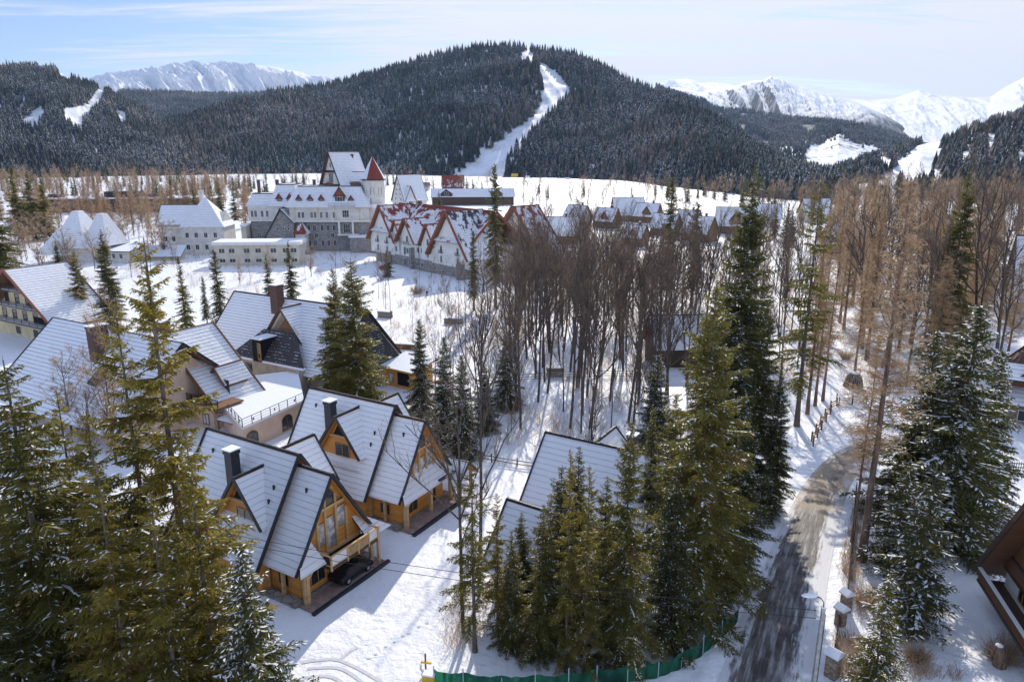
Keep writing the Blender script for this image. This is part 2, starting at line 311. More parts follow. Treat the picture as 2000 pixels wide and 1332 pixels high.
# ------------------------------------------------------------------ mesh helpers
def tag(o, label=None, cat=None, group=None, kind=None):
    if label: o['label'] = label
    if cat: o['category'] = cat
    if group: o['group'] = group
    if kind: o['kind'] = kind
    return o
def empty(name, loc, rz=0.0, label=None, cat=None, group=None):
    o = bpy.data.objects.new(name, None); COL.objects.link(o); o.location = loc; o.rotation_euler = (0, 0, rz)
    o.empty_display_size = 0.2
    return tag(o, label, cat, group)
class MB:
    def __init__(s): s.v = []; s.f = []; s.m = []
    def add(s, vs, fs, mi=0):
        k = len(s.v); s.v += [tuple(x) for x in vs]
        for i, f in enumerate(fs):
            s.f.append([k + j for j in f]); s.m.append(mi[i] if isinstance(mi, (list, tuple)) else mi)
        return s
    def box(s, a, b, mi=0):
        (x0, y0, z0), (x1, y1, z1) = a, b
        return s.add([(x0, y0, z0), (x1, y0, z0), (x1, y1, z0), (x0, y1, z0), (x0, y0, z1), (x1, y0, z1), (x1, y1, z1), (x0, y1, z1)],
              [(0, 3, 2, 1), (4, 5, 6, 7), (0, 1, 5, 4), (1, 2, 6, 5), (2, 3, 7, 6), (3, 0, 4, 7)], mi)
    def slab(s, pts, t, mi=(0, 1, 2)):
        p = [Vector(x) for x in pts]; n = (p[1] - p[0]).cross(p[2] - p[0]).normalized()
        if n.z < 0: p.reverse(); n = -n
        q = [x - n * t for x in p]; k = len(p)
        return s.add(p + q, [tuple(range(k)), tuple(reversed(range(k, 2 * k)))] + [(i, k + i, k + (i + 1) % k, (i + 1) % k) for i in range(k)],
              [mi[0], mi[2]] + [mi[1]] * k)
    def prism(s, poly, off, mi=0):
        p = [Vector(x) for x in poly]; q = [x + Vector(off) for x in p]; k = len(p)
        return s.add(p + q, [tuple(reversed(range(k))), tuple(range(k, 2 * k))] + [(i, (i + 1) % k, k + (i + 1) % k, k + i) for i in range(k)], mi)
    def bar(s, a, b, w, h=None, mi=0):
        a, b = Vector(a), Vector(b); h = h or w; d = (b - a).normalized(); up = Vector((0, 0, 1)) if abs(d.z) < 0.95 else Vector((1, 0, 0))
        x = d.cross(up).normalized() * w / 2; y = x.cross(d).normalized() * h / 2
        c = [a - x - y, a + x - y, a + x + y, a - x + y, b - x - y, b + x - y, b + x + y, b - x + y]
        return s.add(c, [(0, 1, 2, 3), (7, 6, 5, 4), (0, 4, 5, 1), (1, 5, 6, 2), (2, 6, 7, 3), (3, 7, 4, 0)], mi)
    def tube(s, pts, rad, n=6, mi=0):
        pts = [Vector(p) for p in pts]; k0 = len(s.v); m = len(pts)
        for i, p in enumerate(pts):
            d = (pts[min(i + 1, m - 1)] - pts[max(i - 1, 0)]).normalized(); up = Vector((0, 0, 1)) if abs(d.z) < 0.9 else Vector((1, 0, 0))
            x = d.cross(up).normalized(); y = x.cross(d); r = rad[i] if isinstance(rad, (list, tuple)) else rad
            for j in range(n):
                a = 2 * math.pi * j / n; s.v.append(tuple(p + x * math.cos(a) * r + y * math.sin(a) * r))
        for i in range(m - 1):
            for j in range(n):
                s.f.append([k0 + i * n + j, k0 + i * n + (j + 1) % n, k0 + (i + 1) * n + (j + 1) % n, k0 + (i + 1) * n + j]); s.m.append(mi)
        s.f.append([k0 + j for j in range(n)][::-1]); s.m.append(mi); s.f.append([k0 + (m - 1) * n + j for j in range(n)]); s.m.append(mi)
        return s
    def ball(s, c, r, mi=0, n=10, k=6, jit=0, rng=random):
        k0 = len(s.v); c = Vector(c); r = Vector(r) if not isinstance(r, (int, float)) else Vector((r, r, r))
        for i in range(k + 1):
            th = math.pi * i / k
            for j in range(n):
                a = 2 * math.pi * j / n; q = 1 + (rng.random() - .5) * jit
                s.v.append((c.x + r.x * math.sin(th) * math.cos(a) * q, c.y + r.y * math.sin(th) * math.sin(a) * q, c.z + r.z * math.cos(th) * q))
        for i in range(k):
            for j in range(n):
                s.f.append([k0 + i * n + j, k0 + (i + 1) * n + j, k0 + (i + 1) * n + (j + 1) % n, k0 + i * n + (j + 1) % n]); s.m.append(mi)
        return s
    def build(s, name, ms, parent=None, loc=None, smooth=False, rz=None):
        me = bpy.data.meshes.new(name); me.from_pydata(s.v, [], s.f); me.polygons.foreach_set('material_index', s.m)
        if smooth: me.polygons.foreach_set('use_smooth', [True] * len(s.f))
        for n in ([ms] if isinstance(ms, str) else ms): me.materials.append(MATS[n])
        me.update()
        o = bpy.data.objects.new(name, me); COL.objects.link(o)
        if parent: o.parent = parent
        if loc is not None: o.location = loc
        if rz is not None: o.rotation_euler = (0, 0, rz)
        return o
def np_mesh(name, V, groups, ms, smooth=False):
    """V (n,3); groups list of (faces array (m,k), material index or array)"""
    me = bpy.data.meshes.new(name); V = np.asarray(V, dtype=np.float32)
    nf = sum(len(g[0]) for g in groups); nl = sum(g[0].size for g in groups)
    me.vertices.add(len(V)); me.vertices.foreach_set('co', V.ravel()); me.loops.add(nl); me.polygons.add(nf)
    li = np.concatenate([g[0].ravel() for g in groups]).astype(np.int32)
    cnt = np.concatenate([np.full(len(g[0]), g[0].shape[1]) for g in groups]); st = np.concatenate([[0], np.cumsum(cnt)[:-1]]).astype(np.int32)
    mi = np.concatenate([np.broadcast_to(np.asarray(g[1]), (len(g[0]),)) for g in groups]).astype(np.int32)
    me.loops.foreach_set('vertex_index', li); me.polygons.foreach_set('loop_start', st); me.polygons.foreach_set('material_index', mi)
    if smooth: me.polygons.foreach_set('use_smooth', np.ones(nf, dtype=bool))
    for n in ms: me.materials.append(MATS[n])
    me.update(calc_edges=True); return me
def link(me, name, parent=None, loc=None):
    o = bpy.data.objects.new(name, me); COL.objects.link(o)
    if parent: o.parent = parent
    if loc is not None: o.location = loc
    return o
def copy_tree(o, parent=None):
    c = o.copy(); COL.objects.link(c); c.parent = parent
    for ch in [x for x in bpy.data.objects if x.parent == o]: copy_tree(ch, c)
    return c

# ------------------------------------------------------------------ noise
def _h(ix, iy, s):
    n = (ix.astype(np.int64) * 374761393 + iy.astype(np.int64) * 668265263 + s * 1274126177) & 0xffffffff
    n = ((n ^ (n >> 13)) * 1274126177) & 0xffffffff
    return ((n ^ (n >> 16)) & 0xffff) / 65535.0
def vnoise(x, y, s=0):
    x = np.asarray(x, float); y = np.asarray(y, float); ix = np.floor(x); iy = np.floor(y); fx = x - ix; fy = y - iy
    fx = fx * fx * (3 - 2 * fx); fy = fy * fy * (3 - 2 * fy)
    a = _h(ix, iy, s); b = _h(ix + 1, iy, s); c = _h(ix, iy + 1, s); d = _h(ix + 1, iy + 1, s)
    return (a * (1 - fx) + b * fx) * (1 - fy) + (c * (1 - fx) + d * fx) * fy
def fbm(x, y, o=5, s=0, ridged=False):
    t = 0; a = 0.5; f = 1.0
    for i in range(o):
        n = vnoise(x * f, y * f, s + i * 7)
        if ridged: n = 1 - abs(2 * n - 1)
        t = t + a * n; a *= 0.5; f *= 2.03
    return t

# ------------------------------------------------------------------ terrain
def az_of(px): return math.atan((px - 1000) / 1447.0)
ROADPX = [(1440, 1520), (1478, 1400), (1502, 1320), (1528, 1210), (1556, 1110), (1582, 1030), (1606, 968), (1634, 922), (1680, 884), (1760, 862), (1880, 850)]
ROADW = [6.6, 6.6, 6.4, 6.2, 5.6, 5.2, 4.8, 4.4, 4.2, 4, 4]
ROADP = [P(*p) for p in ROADPX]
def road_d(x, y):
    d = np.full(np.shape(x), 1e9)
    for a, b in zip(ROADP[:-1], ROADP[1:]):
        dx, dy = b.x - a.x, b.y - a.y; t = np.clip(((x - a.x) * dx + (y - a.y) * dy) / (dx * dx + dy * dy), 0, 1)
        d = np.minimum(d, np.hypot(x - a.x - dx * t, y - a.y - dy * t))
    return d
def gh(x, y):
    x = np.asarray(x, float); y = np.asarray(y, float); r = np.hypot(x, y)
    amp = np.clip((road_d(x, y) - 4.5) / 5.0, 0, 1) * np.clip((r - 20) / 60, 0.25, 1)
    h = (fbm(x * 0.11, y * 0.11, 4, 3) - 0.5) * 0.55 * amp + (fbm(x * 0.03, y * 0.03, 3, 9) - 0.5) * 0.8 * amp * np.clip((r - 110) / 100, 0, 1)
    h = h + (fbm(x * 0.006, y * 0.006, 4, 5) - 0.5) * 5 * np.clip((r - 420) / 300, 0, 1)
    bank = np.exp(-((road_d(x, y) - 4.2) / 0.8) ** 2) * 0.28
    return h + bank * (fbm(x * .8, y * .8, 2, 4) * 1.2)
def gz(x, y): return float(gh(np.array([x]), np.array([y]))[0])
def G(px, py):
    p = P(px, py); p.z = gz(p.x, p.y); return p
def grid_faces(n, m, wrap=False):
    i = np.arange(n - 1)[:, None]; j = np.arange(m - (0 if wrap else 1))[None, :]; j2 = (j + 1) % m
    return np.stack([i * m + j + 0 * j2, i * m + j2, (i + 1) * m + j2, (i + 1) * m + j + 0 * j2], -1).reshape(-1, 4)
def build_ground():
    az = np.concatenate([np.linspace(-180, -46, 20), np.linspace(-45, 45, 620), np.linspace(46, 179, 20)]) * math.pi / 180
    r = np.concatenate([np.linspace(2, 18, 6), np.geomspace(20, 300, 250), np.geomspace(306, 12000, 106)])
    R, A = np.meshgrid(r, az, indexing='ij'); X = R * np.sin(A); Y = R * np.cos(A); Z = gh(X, Y)
    f = grid_faces(len(r), len(az), True); rr = R.ravel()[f[:, 0]]
    me = np_mesh('ground', np.stack([X.ravel(), Y.ravel(), Z.ravel()], -1), [(f[:, ::-1], (rr > 420).astype(int))], ['snow_ground', 'snow_meadow'], True)
    tag(link(me, 'ground'), kind='structure')
build_ground()
def build_road():
    pts = []; ws = []
    for i in range(len(ROADP) - 1):
        for k in range(14): pts.append(None); ws.append((i, k / 14))
    C = np.array([[p.x, p.y] for p in ROADP]); out = []; wl = []
    def cr(i, t):
        a, b, c, d = C[max(i - 1, 0)], C[i], C[i + 1], C[min(i + 2, len(C) - 1)]
        return 0.5 * ((2 * b) + (c - a) * t + (2 * a - 5 * b + 4 * c - d) * t * t + (3 * b - a - 3 * c + d) * t ** 3)
    for i, t in ws: out.append(cr(i, t)); wl.append(ROADW[i] * (1 - t) + ROADW[i + 1] * t)
    out = np.array(out); d = np.gradient(out, axis=0); d /= np.linalg.norm(d, axis=1)[:, None]; nrm = np.stack([d[:, 1], -d[:, 0]], -1)
    s = np.concatenate([[0], np.cumsum(np.linalg.norm(np.diff(out, axis=0), axis=1))]); m = 13; V = []; UV = []
    for i in range(len(out)):
        for j in range(m):
            u = j / (m - 1); p = out[i] + nrm[i] * (u - 0.5) * wl[i]; V.append((p[0], p[1], gz(p[0], p[1]) + 0.035)); UV.append((u, s[i]))
    f = grid_faces(len(out), m); me = np_mesh('road', V, [(f, 0)], ['road'], True)
    uv = me.uv_layers.new(name='UVMap'); li = np.empty(len(me.loops), dtype=np.int32); me.loops.foreach_get('vertex_index', li)
    uv.data.foreach_set('uv', np.array(UV, dtype=np.float32)[li].ravel()); tag(link(me, 'road'), kind='structure')
build_road()

def ipx(pts, x):
    a = np.array(pts, float); return np.interp(x, a[:, 0], a[:, 1])
def terrain(name, sil, r0, r1, mat, seed=1, nx=420, nt=90, rib=0.12, ribf=40, prof=1.0, rough=2.0, back=0.35, drop=0.0, jag=0.0, slant=1.5):
    """a hill standing on the plain: its crest follows the ridge line sil (pixel azimuth, pixel height), foot at r0, crest at r1"""
    xs = np.linspace(sil[0][0], sil[-1][0], nx); ys = ipx(sil, xs); R0 = ipx(r0, xs); R1 = ipx(r1, xs)
    u = (xs - 1000) / F; v = (666 - ys) / F; te = (-SP + v * CP) / np.hypot(u, CP + v * SP); A = np.arctan2(u, CP + v * SP)
    ZR = H + R1 * te - drop
    t = np.concatenate([np.linspace(0, 1, nt), 1 + np.linspace(0.02, back, 12)])
    T, ZZ = np.meshgrid(t, ZR, indexing='ij'); _, AA = np.meshgrid(t, A, indexing='ij')
    R = R0[None] + (R1 - R0)[None] * T; X = R * np.sin(AA); Y = R * np.cos(AA)
    up = np.clip(T, 0, 1); base = np.where(T <= 1, (1 - (1 - up) ** 1.35) * 0.45 + 0.55 * up ** prof, 1 - (T - 1) ** 1.3 * 1.4)
    Z = ZZ * base
    ph = AA * ribf; e = np.sin(np.pi * np.clip(T, 0, 1) ** 1.2) ** 0.8 * np.clip((1.02 - T) * 5, 0, 1) ** .6
    Z = Z + (fbm(ph + T * slant + seed, T * 2.2 + seed * 3.1, 6, seed, True) - 0.62) * rib * ZZ * e
    Z = Z + (fbm(X / 90 + seed, Y / 90, 5, seed + 5) - 0.5) * rough * 8 * np.clip(T * 3, 0, 1) * np.clip((1.02 - T) * 6, 0.15, 1)
    if jag: Z = Z + (vnoise(X / jag, Y / jag, seed + 3) + vnoise(X / jag * 2.3, Y / jag * 2.3, seed + 4) - 1) * jag * 0.9 * np.clip(T * 4, 0, 1)
    Z = Z - 6 * (1 - np.clip(T * 8, 0, 1))
    me = np_mesh(name, np.stack([X.ravel(), Y.ravel(), Z.ravel()], -1), [(grid_faces(len(t), nx), 0)], [mat], True)
    tag(link(me, name), kind='structure')
    return dict(xs=xs, t=t, R0=R0, R1=R1, A=A, Z=Z, nt=nt)
def on(tr, fx, tt):
    """points on a terrain grid: fx in 0..1 along, tt in 0..1 up"""
    n = len(tr['xs']); gx = fx * (n - 1.001); i = gx.astype(int); a = gx - i
    gt = tt * (tr['nt'] - 1.001); j = gt.astype(int); b = gt - j; Z = tr['Z']
    z = (Z[j, i] * (1 - a) + Z[j, i + 1] * a) * (1 - b) + (Z[j + 1, i] * (1 - a) + Z[j + 1, i + 1] * a) * b
    L = lambda k: tr[k][i] * (1 - a) + tr[k][i + 1] * a
    A = L('A'); R = L('R0') + (L('R1') - L('R0')) * tt
    return R * np.sin(A), R * np.cos(A), z
def proj(x, y, z):
    Y = y * CP - (z - H) * SP; Z = y * SP + (z - H) * CP; return 1000 + F * x / Y, 666 - F * Z / Y
def inpoly(px, py, poly):
    c = np.zeros(px.shape, bool); n = len(poly)
    for i in range(n):
        x0, y0 = poly[i]; x1, y1 = poly[(i + 1) % n]
        if y0 == y1: continue
        k = ((y0 > py) != (y1 > py)) & (px < (x1 - x0) * (py - y0) / (y1 - y0) + x0); c ^= k
    return c
# far mountains, farthest first
terrain('mountain', [(1240, 178), (1280, 168), (1310, 158), (1340, 155), (1370, 163), (1400, 162), (1440, 168), (1500, 172), (1600, 190), (1700, 196), (1750, 192), (1795, 176), (1830, 187), (1885, 190), (1935, 190), (1965, 170), (2000, 152), (2080, 125)],
        [(1240, 3600), (2080, 3600)], [(1240, 9800), (2080, 9000)], 'mountain_snow', 3, 520, 160, 0.26, 34, 1.1, 3, slant=3)
terrain('mountain', [(150, 172), (180, 152), (215, 141), (260, 142), (300, 132), (340, 126), (375, 124), (420, 122), (455, 127), (470, 125), (500, 127), (530, 130), (565, 137), (590, 142), (605, 150), (640, 153), (680, 165), (720, 190)],
        [(150, 3400), (720, 3400)], [(150, 8800), (720, 8800)], 'mountain_snow', 11, 620, 200, 0.30, 62, 1.0, 3, slant=5)
terrain('mountain', [(1270, 176), (1290, 170), (1330, 172), (1370, 181), (1400, 175), (1430, 172), (1450, 163), (1475, 157), (1490, 158), (1505, 149), (1520, 153), (1540, 160), (1560, 170), (1620, 184), (1680, 203), (1730, 226), (1790, 262), (1830, 285)],
        [(1270, 2900), (1830, 2900)], [(1270, 5800), (1830, 5400)], 'mountain_rock', 7, 620, 160, 0.32, 50, 1.15, 4, slant=3)
HA = terrain('hill', [(180, 200), (240, 178), (300, 180), (400, 184), (480, 184), (560, 182), (640, 190)], [(180, 3000), (640, 3000)], [(180, 4600), (640, 4600)], 'forest_slope', 5, 640, 130, 0.12, 24, 1, 1)
HB = terrain('hill', [(1280, 168), (1330, 185), (1370, 196), (1400, 215), (1450, 218), (1500, 224), (1540, 232), (1600, 236), (1640, 240), (1690, 246), (1740, 262), (1800, 285), (1850, 300)], [(1280, 2500), (1850, 2500)], [(1280, 3900), (1850, 3700)], 'forest_slope', 15, 640, 150, 0.20, 20, 1, 1)
HK = terrain('hill', [(1480, 300), (1540, 272), (1575, 268), (1600, 276), (1640, 259), (1665, 272), (1690, 280), (1720, 284), (1760, 292), (1800, 310)], [(1480, 1900), (1800, 1900)], [(1480, 2700), (1800, 2700)], 'clearing_slope', 21, 240, 60, 0.15, 30, 1, 2)
HL = terrain('hill', [(-160, 135), (-60, 131), (0, 133), (60, 133), (110, 140), (150, 160), (185, 172), (215, 184), (240, 200), (270, 213), (300, 228), (340, 250), (400, 280)], [(-160, 1350), (400, 1500)], [(-160, 2500), (400, 2100)], 'hill_snow', 31, 260, 80, 0.20, 16, 1, 3)
HC = terrain('hill', [(-160, 318), (0, 300), (120, 280), (220, 262), (300, 248), (360, 236), (450, 208), (540, 184), (600, 176), (680, 161), (760, 139), (830, 118), (890, 104), (940, 97), (1000, 94), (1060, 104), (1120, 113), (1180, 137), (1240, 172), (1300, 192), (1360, 220), (1420, 260), (1480, 305), (1540, 338), (1590, 358), (1640, 372)],
             [(-160, 1450), (640, 1480), (880, 1260), (1000, 1220), (1200, 1130), (1300, 930), (1420, 760), (1640, 620)],
             [(-160, 1800), (200, 1900), (640, 2350), (1000, 2150), (1200, 1900), (1420, 1350), (1640, 860)], 'hill_snow', 41, 560, 120, 0.12, 14, 1, 2)
HR = terrain('hill', [(1620, 345), (1700, 312), (1760, 298), (1800, 282), (1850, 275), (1900, 252), (1950, 238), (2000, 224), (2100, 195), (2200, 180)], [(1620, 700), (2200, 700)], [(1620, 1500), (2200, 1700)], 'hill_snow', 51, 220, 80, 0.12, 16, 1, 3)
SKI = [(1000, 104), (1050, 118), (1062, 165), (1057, 200), (1040, 228), (1000, 258), (955, 294), (915, 324), (880, 350), (985, 352), (992, 300), (1000, 285), (1022, 262), (1050, 240), (1082, 208), (1116, 176), (1095, 150), (1060, 125), (1035, 100)]
CLR = [(1735, 345), (1760, 315), (1785, 288), (1830, 270), (1850, 284), (1815, 305), (1835, 322), (1800, 345)]
CLR2 = [(1620, 372), (1700, 356), (1800, 338), (1880, 330), (1800, 350), (1700, 372), (1640, 380)]
ROCKS = [[(120, 215), (170, 205), (190, 176), (205, 175), (200, 195), (170, 225), (150, 240), (130, 232)], [(108, 140), (135, 143), (148, 158), (120, 152)], [(130, 222), (160, 232), (165, 250), (150, 246)], [(40, 235), (80, 215), (95, 220), (60, 245)], [(225, 215), (250, 222), (240, 240)]]

def forest_mesh(name, X, Y, Z, hgt, rad, tone, seed, tiers=5, n=8):
    rng = np.random.default_rng(seed); N = len(X); V = []; Fc = []
    nv = tiers * (n + 1); base = np.arange(N) * nv
    vs = np.zeros((N, nv, 3)); fs = []
    for k in range(tiers):
        z0 = 0.10 + 0.72 * k / tiers; z1 = min(1.0, z0 + 0.40) if k < tiers - 1 else 1.0; rr = (1 - 0.86 * k / tiers)
        ang = np.arange(n) * 2 * np.pi / n + rng.random((N, 1)) * 6.28; j = np.where(np.arange(n) % 2 == 0, 1.0, 0.62)[None] * rng.uniform(0.75, 1.2, (N, n))
        vs[:, k * (n + 1):k * (n + 1) + n, 0] = np.cos(ang) * j * rr * rad[:, None]
        vs[:, k * (n + 1):k * (n + 1) + n, 1] = np.sin(ang) * j * rr * rad[:, None]
        vs[:, k * (n + 1):k * (n + 1) + n, 2] = (z0 * hgt)[:, None] - (j - 0.7) * 1.6
        vs[:, k * (n + 1) + n, 2] = z1 * hgt
        for i in range(n): fs.append([k * (n + 1) + i, k * (n + 1) + (i + 1) % n, k * (n + 1) + n])
    vs += np.stack([X, Y, Z], -1)[:, None, :]
    f = (base[:, None, None] + np.array(fs)[None]).reshape(-1, 3)
    me = np_mesh(name, vs.reshape(-1, 3), [(f, 0)], ['forest_trees'])
    ca = me.color_attributes.new('tone', 'FLOAT_COLOR', 'POINT')
    c = np.ones((N, nv, 4), dtype=np.float32); c[:, :, :3] = tone[:, None, :]; ca.data.foreach_set('color', c.ravel())
    return me
def plant(tr, n, name, label, seed, hr, cond, tlo=0.0, bare=0.12, tiers=5, nn=8):
    rng = np.random.default_rng(seed); fx = rng.random(n); tt = tlo + rng.random(n) * (0.999 - tlo)
    x, y, z = on(tr, fx, tt); px, py = proj(x, y, z); h = rng.uniform(*hr, n); _, pm = proj(x, y, z + h * 0.55)
    k = cond(px, py) & cond(px, pm) & (px > -130) & (px < 2130); x, y, z, h, px = x[k], y[k], z[k], h[k], px[k]
    m = len(x); s = rng.random(m); clump = vnoise(x / 70, y / 70, seed)
    t = np.array([0.017, 0.027, 0.022]) * (0.4 + 1.3 * rng.random((m, 1)))
    t = t * (0.55 + 1.0 * vnoise(x / 160 + 3, y / 160, seed + 2))[:, None]; br = (s < bare * 5.5 * np.clip(vnoise(x / 210, y / 210, seed + 9) * 1.8 - .55, 0, 1) + 0.04); t[br] = np.array([0.11, 0.082, 0.062]) * (0.6 + 0.7 * rng.random((br.sum(), 1))); rad = h * rng.uniform(0.15, 0.24, m); rad[br] *= 1.4; h[br] *= 0.8
    me = forest_mesh(name, x, y, z - 0.5, h, rad, t, seed, tiers, nn); o = link(me, name); tag(o, label, 'forest', kind='stuff'); return o
cen = lambda px, py: ~inpoly(px, py, SKI)
plant(HC, 27000, 'forest', 'dark spruce forest covering the central hill on both sides of the ski slope', 5, (17, 29), cen)
yes = lambda px, py: px > -999
plant(HA, 11000, 'forest', 'blue-hazed forest on the far ridge in front of the left snowy mountain', 12, (17, 26), yes, .35, .1, 2, 6)
plant(HB, 16000, 'forest', 'blue-hazed forest on the ridges in front of the rocky right peak', 13, (17, 26), lambda px, py: vnoise(px / 22, py / 7, 3) < .84, .2, .1, 2, 6)
plant(HL, 13500, 'forest', 'dark forest on the hill at the far left below the pale rock faces', 6, (15, 25), lambda px, py: ~np.any([inpoly(px, py, q) for q in ROCKS], axis=0) & (vnoise(px / 16, py / 9, 8) < 0.86))
KP = [(1570, 305), (1585, 285), (1600, 285), (1640, 262), (1660, 278), (1715, 290), (1725, 302), (1690, 318), (1620, 330), (1580, 322)]
plant(HK, 2600, 'forest', 'dark forest around the snowy clearing at the foot of the rocky peak', 9, (14, 22), lambda px, py: ~inpoly(px, py, KP) | (vnoise(px / 5, py / 3, 2) > .83))
plant(HR, 12000, 'forest', 'mixed snowy forest on the hillside behind the brown larches', 7, (13, 23), lambda px, py: ~inpoly(px, py, CLR) & ~inpoly(px, py, CLR2) & (vnoise(px / 14, py / 8, 5) < 0.66), bare=0.2)

# ------------------------------------------------------------------ trees: every kind is a trunk mesh and a crown mesh, shared by its copies
def nrm(a): return a / np.maximum(np.linalg.norm(a, axis=-1, keepdims=True), 1e-9)
def trunk_arr(h, r, rng, lean=0.0, seg=14, n=8, wob=0.01):
    z = np.linspace(0, 1, seg) ** 0.9; cx = np.cumsum(rng.normal(0, wob * h / seg, seg)) + lean * z * h; cy = np.cumsum(rng.normal(0, wob * h / seg, seg))
    cx -= cx[0]; cy -= cy[0]
    rad = r * (1 - z * 0.93) ** 0.9; rad[0] *= 1.5; rad[1] *= 1.1
    a = np.arange(n) * 2 * np.pi / n; V = np.zeros((seg, n, 3)); V[..., 0] = cx[:, None] + rad[:, None] * np.cos(a); V[..., 1] = cy[:, None] + rad[:, None] * np.sin(a); V[..., 2] = (z * h)[:, None] - 0.5 * (z[:, None] == 0)
    return V.reshape(-1, 3), grid_faces(seg, n, True)[:, ::-1], (z * h, cx, cy, rad)
class Acc:
    def __init__(s): s.V = []; s.g = {}; s.n = 0
    def quads(s, a, b, c, d, mi):
        k = len(a); V = np.stack([a, b, c, d], 1).reshape(-1, 3); f = np.arange(k * 4).reshape(k, 4) + s.n; s.V.append(V); s.n += 4 * k; s.g.setdefault((4, mi), []).append(f)
    def tris(s, a, b, c, mi):
        k = len(a); V = np.stack([a, b, c], 1).reshape(-1, 3); f = np.arange(k * 3).reshape(k, 3) + s.n; s.V.append(V); s.n += 3 * k; s.g.setdefault((3, mi), []).append(f)
    def raw(s, V, f, mi): s.V.append(V); s.g.setdefault((f.shape[1], mi), []).append(f + s.n); s.n += len(V)
    def ribbon(s, p, q, w0, w1, rng, mi):
        d = nrm(q - p); r = rng.normal(size=p.shape); x = nrm(np.cross(d, r)); w0 = np.broadcast_to(np.asarray(w0, float), (len(p),))[:, None] / 2; w1 = np.broadcast_to(np.asarray(w1, float), (len(p),))[:, None] / 2
        s.quads(p - x * w0, p + x * w0, q + x * w1, q - x * w1, mi)
    def sticks(s, p, q, r0, r1, mi):
        """three-sided tapered sticks"""
        d = nrm(q - p); up = np.where(np.abs(d[:, 2:3]) < 0.9, np.array([[0, 0, 1.0]]), np.array([[1.0, 0, 0]])); x = nrm(np.cross(d, up)); y = np.cross(d, x)
        r0 = np.broadcast_to(np.asarray(r0, float), (len(p),))[:, None]; r1 = np.broadcast_to(np.asarray(r1, float), (len(p),))[:, None]
        P0 = []; P1 = []
        for k in range(3):
            a = k * 2.0944; o = x * math.cos(a) + y * math.sin(a); P0.append(p + o * r0); P1.append(q + o * r1)
        for k in range(3): s.quads(P0[k], P0[(k + 1) % 3], P1[(k + 1) % 3], P1[k], mi)
    def mesh(s, name, ms):
        return np_mesh(name, np.concatenate(s.V), [(np.concatenate(f), mi) for (k, mi), f in sorted(s.g.items())], ms)
